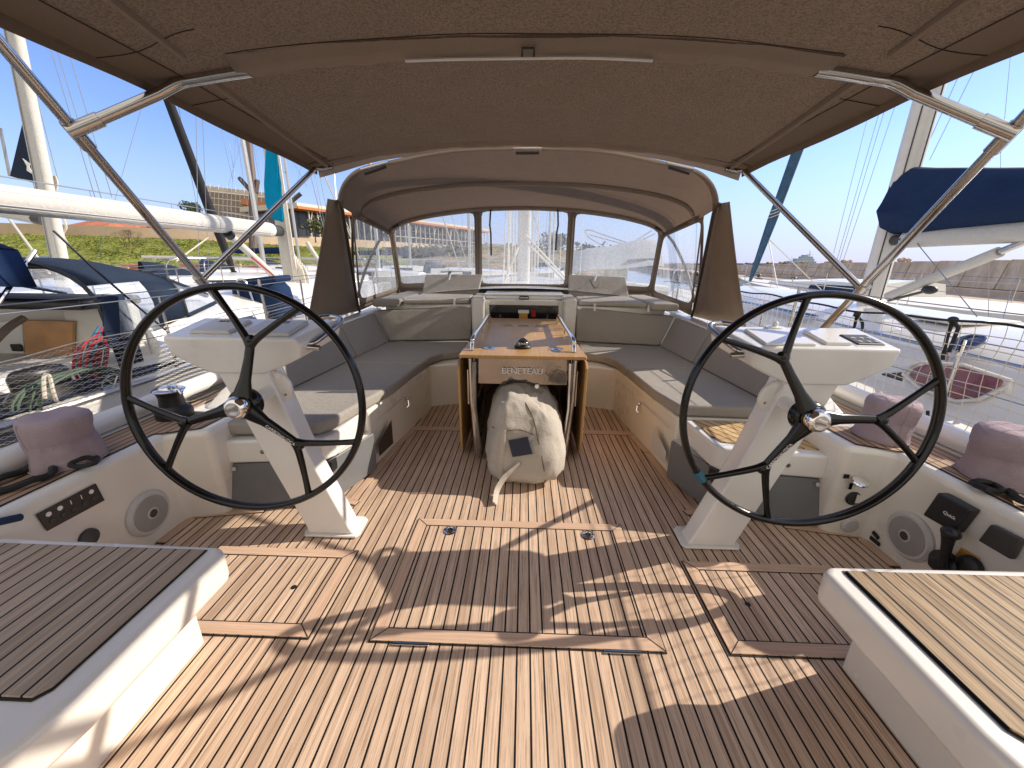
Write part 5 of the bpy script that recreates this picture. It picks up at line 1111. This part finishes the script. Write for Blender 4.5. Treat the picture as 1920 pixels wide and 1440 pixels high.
for a in(0,1.05,2.1): m.tube([c2+V((0,.085*math.cos(a),.07*math.sin(a))),c2-V((0,.085*math.cos(a),.07*math.sin(a)))],.006,4)
m.build('folding_rack',STEEL,t)
# fender plate at px 30,820
MB().lathe(at(22,822,x=-2.93),[(.11,0),(.10,.02),(.02,.03)],axis=(.2,0,1),n=20).build('round_grating',DKGREY,t)
# navy dodger
NX=cx
def hoop(y,w_,zb_,zt2,n=18,p_=.55): return [V((NX+w_*math.copysign(abs(math.cos(a))**p_,math.cos(a))*-1,y,zb_+(zt2-zb_)*abs(math.sin(a))**p_)) for a in [PI*i/n for i in range(n+1)]]
h0=hoop(3.15,1.28,.72,1.36); h1=hoop(3.65,1.26,.74,1.37); h2=hoop(4.05,1.20,.80,1.27); h3=hoop(4.75,1.02,.88,.96)
m=MB(); m.loft([h0[15:],h1[15:]],cap=False,closed=False); m.build('dodger_window',VINYL,t,ang=180)
m=MB(); m.loft([h1[15:],h2[15:]],cap=False,closed=False); m.build('dodger_roof',NAVY2,t,ang=180,solid=.006)
m=MB(); m.loft([h0[:16],lerpP(h0,h1,.5)[:16],h1[:16],h2[:16]],cap=False,closed=False); m.build('dodger_roof',NAVY2,t,ang=180,solid=.006)
m=MB(); m.loft([lerpP(h2,h3,.0),lerpP(h2,h3,.5),h3],cap=False,closed=False); m.build('dodger_window',VINYL,t,ang=180)
for h_ in(h0,h2): MB().tube(h_,.016,8).build('dodger_bow',MBLACK,t)
MB().tube([h2[-1],h3[-1]],.02,6).build('dodger_bow',NAVY2,t); MB().tube([h2[4],h3[4]],.02,6).build('dodger_bow',NAVY2,t); MB().tube([h2[14],h3[14]],.03,6).build('dodger_bow',NAVY2,t)
Q=[at(196,655,x=-3.40),at(227,648,x=-3.40),at(222,556,x=-3.46),at(193,553,x=-3.46)]; MB().loft([Q,[p+V((-.01,0,0)) for p in Q]]).build('dodger_strap',NAVY2,t)
m=MB(); m.loft([[h0[-1]+V((.0,.0,-.25)),h0[-1]+V((.0,.22,-.25))],[h0[-3],h0[-3]+V((0,.25,0))]],cap=False,closed=False); m.build('dodger_strap',NAVY2,t,solid=.01)
# navy bimini
def bim(u,v):
    x=-7.0+3.05*u; y=.9+2.2*v; e=(2*u-1)
    return V((x,y,1.72-.20*abs(e)**3-.10*v*v-.02*math.sin(6*v)))
m=MB(); m.sheet(bim,24,10); m.build('bimini_canvas',NAVY,t,ang=180,solid=.01)
m=MB(); m.sheet(lambda u,v:V((-6.9+2.95*u,3.08+.03*v,1.62-.20*abs(2*u-1)**3-(.22+.05*math.sin(11*u))*v)),30,3); m.build('bimini_valance',NAVY,t,ang=180,solid=.008)
m=MB(); m.sheet(lambda u,v:V((-3.95+.05*v,.9+2.2*u,1.52-.10*u*u-(.10+.16*u+.03*math.sin(9*u))*v)),20,3); m.build('bimini_side',NAVY,t,ang=180,solid=.008)
MB().tube([at(66,470,x=-3.97),at(-6,572,x=-3.97)],.016,8).build('bimini_leg',STEEL,t)
MB().tube([at(100,432,x=-3.5),at(172,500,x=-3.42),at(255,572,x=-3.38),at(335,640,x=-3.35)],.009,6).build('bimini_strap',MBLACK,t)
# boom and mast
a=at(-200,342,x=-4.45); a=at(-60,365,x=-4.45); b_=at(505,431,x=-4.45); dd=(b_-a); a2=a-dd*.15
m=MB(); m.tube([a2,a,b_],.108,20,sx=1.0,sy=1.1); m.build('boom',SAILW,t)
for z_,r_ in((.05,.003),(-.06,.004),(-.08,.003)): MB().tube([a2+V((.098,0,z_)),b_+V((.098,0,z_))],r_,4).build('boom_seam',GREYP,t)
MB().tube([b_-dd*.03,b_+dd.normalized()*.02],.114,20).build('boom_collar',WHITEP,t)
MB().tube([b_+dd.normalized()*.02,b_+dd.normalized()*.30],[.108,.09],14).build('gooseneck',DKGREY,t)
MB().tube([a2+V((0,0,.18)),a+V((0,0,.18)),b_+V((0,0,.17))],.006,5).build('boom_rail',WIRE,t)
for k in range(9): q=a.lerp(b_,k/8); MB().tube([q+V((0,0,.10)),q+V((0,0,.18))],.004,4).build('rail_post',WIRE,t)
mb=at(556,560,x=-4.45); mb.y=b_.y+.42
m=MB(); m.tube([V((-4.45,mb.y,.5)),V((-4.45,mb.y,14))],.10,16,sx=.85,sy=1.25,hint=V((1,0,0))); m.build('mast',SAILW,t)
m=MB()
for k in range(8): m.tube([V((-4.45+.11+.018*k,mb.y-.04-.02*k,.5)),V((-4.45+.12+.004*k,mb.y,13))],.008,4)
for k in range(6): m.tube(spline([V((-4.30+.03*k,mb.y-.12,1.5-.05*k)),V((-4.25+.03*k,mb.y-.16,1.1)),V((-4.22+.03*k,mb.y-.13,.62)),V((-4.20+.03*k,mb.y-.1,1.0)),V((-4.26+.03*k,mb.y-.1,1.45-.04*k))],4),.014,5)
m.build('halyard',NETW,t)
P=[(496,262),(492,345),(494,380),(506,410),(531,419),(524,360),(516,262)]
q=[at(px,py,y=mb.y-.10) for px,py in P]; m=MB(); m.loft([[p for p in q],[p+V((.02,.13,0)) for p in q]]); m.build('sail_cover',TURQ,t,bev=.05,seg=3)
a=at(433,443,x=-4.42); b2_=at(524,526,x=-4.45); MB().tube([a,a.lerp(b2_,.9)],.055,12).build('vang',SAILW,t); MB().tube([a.lerp(b2_,-.06),a],.07,10).build('vang_block',MBLACK,t)
MB().tube([a.lerp(b2_,.3)+V((.05,0,-.09)),b2_+V((.03,0,-.02))],.012,5).build('vang_rope',ROPER,t)
MB().tube([at(395,442,x=-4.4),at(330,490,x=-4.3)],.010,5).build('sheet',ROPEW,t)
for px0,px1 in((395,300),(592,520),(615,575)):
    pass
for s,(yy) in((1,mb.y-.3),(-1,mb.y-.3)):
    for k in(0,.25): MB().tube([V((-4.75+s*1.35,yy+k,.5)),V((-4.45+s*.35,mb.y-.05,7.5)),V((-4.45,mb.y,13))],.005,4).build('shroud',WIRE,t)
lifelines(t,cx,st,ks=range(1,13,2))
# navy deck bag
c=V((-3.55,5.9,.46)); bg_=empty('deck_bag',tuple(c),'navy canvas bag with steel hoops standing beyond the left pedestal','bag')
a=at(455,596,y=5.6); b2_=at(547,596,y=5.6); 
m=MB(); rings=[]
for k,(f_,z) in enumerate(((1,0),(1.02,.25),(.96,.42),(.80,.50),(.3,.52))):
    c3=(a+b2_)/2; hw=(b2_-a).length/2
    rings.append([c3+V((hw*f_*math.copysign(abs(math.cos(th))**.5,math.cos(th)),.22*f_*math.copysign(abs(math.sin(th))**.5,math.sin(th)),z+.01*math.sin(5*th))) for th in [2*PI*i/24 for i in range(24)]])
m.loft(rings); m.build('bag_body',NAVY,bg_,ang=60); 
m=MB(); c3=(a+b2_)/2+V((.08,0,.53)); m.obox(c3,V((.26,0,.03)),V((0,.2,0)),V((-.0,0,.045))); m.build('bag_flap',NAVY,bg_,bev=.03)
MB().tube(spline([c3+V((-.22,-.26,-.55)),c3+V((-.24,-.26,-.05)),c3+V((-.17,-.26,.02)),c3+V((-.10,-.26,-.05)),c3+V((-.02,-.26,-.55))],4),.014,8).build('steel_hoop',STEEL,bg_)
# ---------- second left boat (grey triangle cover, mast) ----------
t=empty('sailboat',(-7.6,5,-.7),'white sailboat further left, its tall mast carrying a slate cover with a white Z mark','sailboat')
cx=-8.6; st=boat_shell(t,cx,-2,11,1.7,.45); m=MB(); sec2=lambda y,k:[V((cx-1.2*k,y,.45)),V((cx-1.0*k,y,.85)),V((cx,y,.95)),V((cx+1.0*k,y,.85)),V((cx+1.2*k,y,.45))]
m.loft([sec2(2.5,1),sec2(6,.9),sec2(8.5,.5)],closed=False); m.build('cabin_trunk',HULLW,t,ang=50); lifelines(t,cx,st)
D=7.4
a=at(128,560,d=D); b_=at(14,-10,d=D+3.2); b_=V((a.x-.12,a.y-.2,14)); m=MB(); 
top=at(20,22,x=a.x-.25); dd=(top-a); m.tube([a,a+dd*6],.105,16,sx=.9,sy=1.2,hint=V((1,0,0))); m.build('mast',SAILW,t)
for k in(-.075,.085): MB().tube([a+V((k,-.10,0)),a+dd*5+V((k*.4,-.1,0))],.012,5).build('mast_track',WIRE,t)
P=[(44,216),(17,330),(86,350),(73,268)]; q=[at(px,py,d=D-.15) for px,py in P]; o=MB().loft([q,[p+V((0,.08,0)) for p in q]]).build('sail_cover',NAVY2,t,bev=.02)
P=[(42,297),(56,307),(54,312),(62,327),(50,320),(50,311)]; q=[at(px,py,d=D-.20) for px,py in P]; MB().loft([q,[p+V((0,.008,0)) for p in q]]).build('white_mark',WHITEP,o)
MB().tube([at(-40,388,d=D),at(68,409,d=D)],.11,14).build('boom',SAILW,t); MB().tube([at(67,409,d=D),at(84,412,d=D)],.11,12).build('gooseneck',DKGREY,t)
m=MB()
for k in range(5): m.tube(spline([at(88+k*2,328,d=D-.2),at(92+2*k,345,d=D-.2),at(96+2*k,362,d=D-.2),at(100+2*k,345,d=D-.2),at(96+2*k,330,d=D-.2)],3),.014,5)
m.build('halyard_coil',ROPEW,t); m=MB(); m.tube(spline([at(115,400,d=D),at(124,425,d=D),at(118,440,d=D),at(130,462,d=D)],4),.02,5); m.build('halyard_coil',ROPEW,t)
for (p0,p1) in (((32,38),(108,335)),((85,60),(178,370)),((98,66),(190,372)),((122,76),(210,370)),((0,240),(18,330))):
    MB().tube([at(*p0,d=D+1),at(*p1,d=D+1.2)],.008 if p0[0] else .03,5).build('shroud',WIRE,t)
# black furled genoa boat
def far_boat(x,y,rz,L_,lab,mast=True,cover=None,grp='sailboats moored further off',furl=None,hull=HULLW,mh=13,hood=True):
    t=empty('sailboat',(x,y,-.7),lab,'sailboat',grp); Mx=Matrix.Translation(V((x,y,0)))@Matrix.Rotation(rz,4,'Z')
    def fin(mb,name,mat,**k): mb.v=[Mx@p for p in mb.v]; return mb.build(name,mat,t,**k)
    st=hullmesh(0,-L_/2,L_/2,L_*.16,.45,n=10,sheer=.3)
    m=MB(); m.loft([[V((-w_,y_,z)),V((-w_*.85,y_,-.9)),V((w_*.85,y_,-.9)),V((w_,y_,z))] for y_,w_,z in st],closed=False); fin(m,'hull',hull,ang=60)
    m=MB(); m.loft([[V((-w_,y_,z-.003)),V((0,y_,z+.05)),V((w_,y_,z-.003))] for y_,w_,z in st],cap=False,closed=False); fin(m,'deck',DECKW,ang=60)
    sc2=lambda y_,k,h:[V((-L_*.11*k,y_,.48)),V((-L_*.095*k,y_,.48+h*.8)),V((0,y_,.48+h)),V((L_*.095*k,y_,.48+h*.8)),V((L_*.11*k,y_,.48))]
    m=MB(); m.loft([sc2(-L_*.1,1,.5),sc2(L_*.1,.95,.45),sc2(L_*.3,.55,.3)],closed=False); fin(m,'cabin_trunk',HULLW,ang=50)
    for s in(-1,1): m=MB(); m.loft([[V((s*L_*.108,-L_*.05,.6)),V((s*L_*.101,-L_*.05,.78))],[V((s*L_*.1,L_*.1,.6)),V((s*L_*.093,L_*.1,.76))]],cap=False,closed=False); m.v=[p+V((s*.015,0,0)) for p in m.v]; fin(m,'cabin_window',TINT)
    if hood:
      m=MB(); m.sheet(lambda u,v:V(((2*u-1)*L_*.10,-L_*.14+L_*.1*v,.5+.75*(1-abs(2*u-1)**3)*(1-.35*v*v))),10,5); fin(m,'sprayhood',cover or NAVY2,ang=180)
    if mast:
        m=MB(); m.tube([V((0,L_*.08,.9)),V((0,L_*.08,mh))],.085,8); fin(m,'mast',ALU)
        m=MB(); m.tube([V((0,L_*.06,1.30)),V((0,-L_*.32,1.35))],.06,8); fin(m,'boom',ALU)
        if cover: m=MB(); m.tube([V((0,L_*.06,1.85)),V((0,-L_*.1,1.78)),V((0,-L_*.31,1.70))],[.18,.15,.09],8,sx=.6,sy=1.3); fin(m,'sail_cover',cover)
        m=MB(); m.tube([V((-.9,L_*.07,mh*.5)),V((.9,L_*.07,mh*.5))],.02,4); fin(m,'spreader',ALU)
        m=MB()
        for s in(-1,1): m.tube([V((s*L_*.15,L_*.06,.5)),V((s*.9,L_*.07,mh*.5)),V((0,L_*.08,mh))],.008,3)
        m.tube([V((0,-L_*.48,.5)),V((0,L_*.08,mh))],.008,3); fin(m,'rigging',WIRE)
        m=MB(); m.tube([V((0,L_*.49,.9)),V((0,L_*.12,mh*.95))],.05 if furl else .028,6); fin(m,'furled_headsail',furl or SAILW)
    m=MB()
    for s in(-1,1):
        for k in(1,3,5,7): y_,w_,z=st[k]; m.tube([V((s*(w_-.05),y_,z)),V((s*(w_-.05),y_,z+.6))],.012,4)
        m.tube([V((s*(w_-.05),y_,z+.6)) for y_,w_,z in st[:-1]],.006,3)
    y_,w_,z=st[-2]; m.tube([V((-w_,y_,z)),V((-w_*.8,y_+.2,z+.6)),V((0,L_*.5,z+.65)),V((w_*.8,y_+.2,z+.6)),V((w_,y_,z))],.014,4); fin(m,'pulpit',STEEL)
    return t
far_boat(-12.6,5,0,11,'white sailboat behind the slate-covered mast at far left',cover=NAVY2)
far_boat(-12,17,R(-60),10,'sailboat with a white hull just below the grass bank, left of the turquoise cover')
far_boat(-8,20,R(-95),10,'white sailboat seen through the left quarter window',cover=None)
far_boat(-4,23,R(-90),11,'white sailboat seen through the left windscreen pane')
far_boat(-9.0,29,R(-80),10,'small white sailboat further back in the left windscreen pane',cover=NAVY2)
far_boat(1.5,27,R(180),11,'white sailboat facing the camera in the centre window',cover=NAVY)
far_boat(-16,27,R(-70),10,'white sailboat far left under the orange roof edge',cover=NAVY)
far_boat(10.5,12.5,R(12),11,'white sailboat with a blue furled sail just right of the dodger',cover=NAVY,mast=False,hood=False)
t=far_boat(-9.2,11.5,R(-40),10,'white sailboat with a black furled sail left of the turquoise cover',cover=NAVY2,mast=False)
a=at(441,518,d=12.5); b_=at(305,160,d=9.5); dd=b_-a
MB().tube([a,a.lerp(b_,.1),a.lerp(b_,.35),b_,a+dd*2.5],[.035,.10,.13,.10,.05],10).build('furled_sail',plain('black_sailcloth',(.012,.012,.016),.8),t); MB().tube([a-dd*.02,a+dd*.03],.09,10).build('furler_drum',MBLACK,t)
q=a.lerp(b_,.41); 
m=MB(); k_=[(386,360),(384,368),(389,376),(392,384),(396,384),(394,372),(392,362)]; P=[at(px,py,d=(a-CAM).dot(fw)*.6+(b_-CAM).dot(fw)*.4-.16) for px,py in k_]; m.loft([P,[p+V((0,.01,0)) for p in P]]); m.build('red_mark',plain('red_logo',(.55,.04,.05),.6),t)
MB().tube([at(332,186,d=10.4),at(366,370,d=12),at(372,420,d=12)],.007,4).build('stay',WIRE,t)
# dark wooden masts
t=empty('ship_mast',(-16,25,-.7),'dark brown mast with crossed spars standing behind the turquoise cover','mast')
MB().tube([at(475,470,d=30),at(475,357,d=30),at(464,252,d=30),at(461,215,d=30)],[.3,.3,.25,.2],8).build('mast_pole',plain('dark_spar',(.10,.07,.06),.6),t)
for a,b_ in (((449,334),(470,358)),((483,338),(480,362)),((546,378),(564,363))): MB().tube([at(*a,d=30),at(*b_,d=30)],.16,6).build('spar',bpy.data.materials['dark_spar'],t)
for a,b_ in (((452,250),(452,340)),((470,250),(488,345)),((474,250),(492,340)),((430,270),(440,330)),((443,245),(432,395)),((414,240),(437,340))): MB().tube([at(*a,d=26),at(*b_,d=26)],.012,4).build('rigging',WIRE,t)
t=empty('rigging_wires',(-4,9,-.7),'thin rigging wires rising between the turquoise cover and the dodger','rigging')
for a,b_ in (((580,320),(612,448)),((626,310),(633,410)),((590,330),(600,400)),((548,300),(575,350)),((616,430),(616,470))): MB().tube([at(*a,d=9),at(*b_,d=9)],.006,4).build('wire',WIRE,t)
MB().tube([at(576,455,d=10),at(603,497,d=10)],.05,8).build('white_pole',SAILW,t)
# ---------- right neighbour ----------
t=empty('sailboat',(4.75,4,-.7),'large white sailboat moored alongside on the right with a navy mainsail cover','sailboat')
cx=4.85; st=boat_shell(t,cx,-3,13,1.95,.26,stripe=NAVYP,sheer=.30)
sec=lambda y,k,z0:[V((cx-1.42*k,y,z0-.02)),V((cx-1.30*k,y,z0+.26)),V((cx-1.05*k,y,z0+.42)),V((cx-.6*k,y,z0+.52)),V((cx,y,z0+.58)),V((cx+.6*k,y,z0+.52)),V((cx+1.05*k,y,z0+.42)),V((cx+1.30*k,y,z0+.26)),V((cx+1.42*k,y,z0-.02))]
m=MB(); m.loft([sec(-1,1,.26),sec(2,1,.27),sec(4,1,.28),sec(6,.92,.32),sec(7.5,.75,.36),sec(9.0,.45,.34)],closed=False); m.build('cabin_trunk',HULLW,t,ang=60)
P=[(1709,690),(1725,683),(1790,688),(1866,713),(1864,724),(1833,745),(1800,748),(1740,728),(1705,703)]
q=[at(px,py,x=3.505) for px,py in P]; q=[V((3.418+(.12)*(p.z-.24)/.28,p.y,p.z)) for p in q]
MB().loft([[p+V((.01,0,0)) for p in q],[p-V((.012,0,0)) for p in q]]).build('side_window',WINED,t,bev=.01)
cc=sum(q,V())/len(q); MB().tube([cc+(p-cc)*1.14-V((.012,0,0)) for p in q],.014,6,closed=True).build('window_frame',DECKW,t)
P2=[(1655,700),(1690,698),(1698,718),(1660,728)]
q=[at(px,py,x=3.50) for px,py in P2]; MB().loft([[p+V((.02,0,0)) for p in q],[p-V((.02,0,0)) for p in q]]).build('side_window',TINT,t,bev=.01)
MB().lathe(at(1815,643,x=3.72),[(.10,0),(.098,.015),(.085,.02),(.082,.012),(.01,.025)],axis=(-.55,0,.8),n=30).build('porthole',plain('blue_acrylic',(.03,.05,.12),.08,coat=1),t)
MB().lathe(at(1815,643,x=3.72),[(.104,-.005),(.106,.015),(.095,.018)],axis=(-.55,0,.8),n=30,cap=False).build('porthole_ring',STEEL,t)
# hull portlight
q=[V((cx-1.965,y,z)) for y,z in((2.6,.10),(3.6,.12),(3.65,-.02),(2.55,-.03))]; MB().prism(q,(-.01,0,0)).build('hull_window',NAVYP,t)
q=[V((cx-1.965,y,z)) for y,z in((.9,.10),(2.3,.10),(2.25,-.04),(.9,-.04))]; MB().prism(q,(-.01,0,0)).build('hull_window',NAVYP,t)
m=MB(); m.tube([V((3.62,6.5,.77)),V((3.62,3.2,.70)),V((3.62,2.3,.69))],.016,8); 
for y in(6.4,5.4,4.4,3.4,2.4): m.tube([V((3.62,y,.72)),V((3.66,y,.60))],.012,6)
m.build('grab_rail',STEEL,t)
MB().box((3.72,5.2,.745),(3.80,7.6,.765)).build('jib_track_cover',plain('dull_blue_cloth',(.04,.12,.22),.8),t,bev=.01)
m=MB(); m.box((4.3,2.4,.82),(4.9,3.2,.87)); m.build('deck_hatch',TINT,t,bev=.02); MB().box((4.25,4.0,.83),(4.9,4.5,.88)).build('hatch_lid',HULLW,t,bev=.02)
MB().lathe((4.5,2.9,.86),[(.10,0),(.07,.05),(.025,.07),(.02,.20),(.05,.22),(.04,.26)],n=14).build('vent',NAVYP,t)
for s_,(px,py) in enumerate(((1607,590),(1787,600))):
    a=at(px,py,x=2.95); 
    MB().tube(spline([a,at(px+(-8 if s_==0 else -12),py+35,x=2.95),at(px-20,py+75,x=2.95)],4),.012,6).build('fender_rope',ROPEB,t); MB().tube([a,at(px+10,py+15,x=2.95),at(px+12-20*s_,py+60,x=2.95)],.012,6).build('fender_rope',ROPEB,t)
    MB().ball(tuple(a),.03,.03,.025).build('rope_knot',ROPEB,t)
for px in(1716,1740): MB().tube([at(px,770,x=2.9),at(px-4,840,x=2.9)],.010,5).build('fender_rope',ROPEB,t)
# mast, boom, cover
g=at(1668,448,x=4.75); my=g.y+.18
ma=at(1632,560,x=4.75); mtop=at(1752,140,x=4.75)
mt0=V((4.75,my,.6)); m=MB(); m.tube([V((4.75,ma.y,.6)),V((4.75,ma.y,.6))+(mtop-ma).normalized()*16],.115,16,sx=.9,sy=1.3,hint=V((1,0,0))); m.build('mast',MASTW,t)
dm=(mtop-ma).normalized(); mbs=V((4.75,ma.y,.6))
for o_ in(V((-.10,-.08,0)),V((-.11,.06,0)),V((.0,-.16,0))): MB().tube([mbs+o_,mbs+o_+dm*14],.008,5).build('mast_track',DKGREY,t)
b1_=at(1700,449,x=4.75); b2_=at(1925,434,x=4.75); dd=b2_-b1_
m=MB(); m.tube([b1_+dd*-.02,b2_+dd*1.5],.085,14,sx=.9,sy=1.2); m.build('boom',SAILW,t); MB().tube([b1_-dd*.22,b1_],[.05,.08],10).build('gooseneck',DKGREY,t)
rings=[]
top_=[(1698,312),(1740,318),(1800,318),(1860,318),(1925,317)]; bot=[(1668,440),(1735,437),(1800,430),(1860,425),(1925,418)]
rings.append([at(1662,405,x=4.75)+V((dx,0,dz)) for dx,dz in((-.02,0),(0,-.03),(.02,0),(0,.03))]*1)
rings=[]
for i,((tx,ty),(bx_,by_)) in enumerate(zip([(1684,322)]+top_,[(1664,432)]+bot)):
    T=at(tx,ty,x=4.75); B=at(bx_,by_,x=4.75); T=V((4.75,(T.y+B.y)/2 if i>1 else T.y,T.z)); B=V((4.75,(T.y+B.y)/2 if i>1 else B.y,B.z)); wd=.05 if i==0 else .16
    rg=[]
    for k in range(20):
        a=2*PI*k/20; cz=.5-.5*math.cos(a); wx=wd*math.sin(a)*(1+.5*(1-cz)); c_=B.lerp(T,cz)
        rg.append(c_+V((wx*(1+.35*noise.noise(V((i*1.3,k*.8,2)))),.02*noise.noise(V((i,k,0))),.015*noise.noise(V((i*2,k*.7,1))))))
    rings.append(rg)
last=rings[-1]; rings.append([p+(dd*1.4) for p in last])
m=MB(); m.loft(rings); m.build('mainsail_cover',NAVY,t,ang=180)
MB().tube([p for p in[at(1660,402,x=4.66),at(1650,400,x=4.6)]],.02,5).build('cover_strap',NAVY,t)
v1=at(1665,556,x=4.75); v2=at(1925,452,x=4.75); MB().tube([v1,v1.lerp(v2,.85)],.055,12,sx=1,sy=1.0).build('vang',SAILW,t); MB().tube([v1.lerp(v2,.85),v2],.035,8).build('vang_rod',STEEL,t)
MB().tube([v1+V((0,-.02,-.05)),v1.lerp(v2,.45)+V((0,0,-.14))],.018,5).build('vang_tackle',DKGREY,t); MB().ball(tuple(v1.lerp(v2,.40)+V((0,0,-.13))),.05,.09,.05).build('block',MBLACK,t)
for a,b_ in (((1716,450),(1830,592)),((1808,345),(1738,332))): pass
MB().tube([at(1716,452,x=4.7),at(1832,594,x=4.5)],.006,4).build('sheet',WIRE,t)
for a,b_,dd_ in (((1728,297),(1812,110),6.5),((1743,300),(1845,95),6.5),((1898,70),(1882,240),7),((1563,475),(1632,200),9),((1568,492),(1655,188),9),((1573,492),(1665,185),9),((1580,492),(1686,175),9),((1855,480),(1853,600),6),((1908,500),(1880,600),6),((1877,240),(1876,320),7)):
    MB().tube([at(*a,d=dd_),at(*b_,d=dd_)],.005,4).build('shroud',WIRE,t)
lifelines(t,cx,st)
# blue furled genoa
t=[o for o in bpy.data.objects if o.get('label','').startswith('white sailboat with a blue furled')][0]
a=at(1406,528,d=10); b_=at(1500,270,d=8.5); dd=b_-a
MB().tube([a,a.lerp(b_,.08),a.lerp(b_,.5),a.lerp(b_,.62),b_,a+dd*3],[.03,.06,.105,.10,.11,.05],10).build('furled_sail',plain('slate_blue_sailcloth',(.03,.085,.16),.8,var=.3),t)
m=MB(); 
for k in(.52,.545,.57): q=a.lerp(b_,k); m.tube([q+V((.11*math.cos(x_),.11*math.sin(x_),.05*math.cos(x_))) for x_ in [2*PI*i/12 for i in range(12)]],.008,4,closed=True)
m.tube([at(1443,450,d=9.5),at(1545,548,d=9)],.010,4); m.tube([at(1441,450,d=9.5),at(1468,590,d=8)],.012,4); m.tube([at(1358,445,d=8),at(1384,560,d=8)],.012,4); m.build('sheet',NETW,t)
m=MB()
for px,py in((1395,532),(1505,545)):
    m.tube(spline([at(px-10,py+60,d=9),at(px-4,py+12,d=9),at(px+2,py,d=9),at(px+12,py+8,d=9),at(px+4,py+70,d=9)],5),.022,8)
m.tube([at(1394,520,d=10),at(1398,517,d=10),at(1470,528,d=10),at(1600,542,d=9)],.012,5)
m.build('pulpit',STEEL,t)
# covered motor boat ahead right
c=at(1150,520,d=13); t=empty('covered_boat',tuple(c),'large boat under a pale grey cover seen through the right windscreen pane','boat')
m=MB(); rings=[]
prof_=[(1062,522,505),(1080,536,478),(1110,540,465),(1150,542,462),(1185,542,455),(1215,542,447),(1240,542,450)]
for px,yb_,yt_ in prof_:
    B=at(px,yb_,d=12.5); T=at(px,yt_,d=12.5); h=(T-B).length
    rings.append([B+V((0,3.2*k,h*math.sin(PI*min(1,max(0,k*.8+.1)))**.6*(1-.25*abs(k-.4)))) for k in [i/8 for i in range(9)]])
m.loft(rings,closed=False,cap=False); m.build('cover',TARP,t,ang=180)
m=MB(); m.tube([at(1062,528,d=12.6),at(1250,546,d=12.6)],.18,8); m.build('rubbing_band',HULLW,t)
P=[at(px,py,d=12.4) for px,py in((1180,486),(1228,484),(1226,512),(1180,508))]; MB().loft([P,[p+V((0,.1,0)) for p in P]]).build('side_window',plain('grey_window',(.16,.20,.25),.4),t)
m=MB(); m.tube(spline([at(px,py,d=14) for px,py in((1148,470),(1108,448),(1099,438),(1098,432),(1108,432),(1122,437),(1175,455))],5),.02,6); m.tube([at(1170,465,d=14),at(1222,432,d=14)],.02,6); m.tube([at(1105,440,d=14),at(1170,458,d=14)],.02,6); m.tube([at(1160,470,d=14),at(1228,438,d=14)],.02,6); m.build('folded_frame',STEEL,t)
# floating dock clutter on left: red pontoon
m=MB(); m.box((-30,30.0,-.5),(-24,33,.25)); tag(m.build('work_float',TERR,None,bev=.1),'red work float at the foot of the grass bank','pontoon')
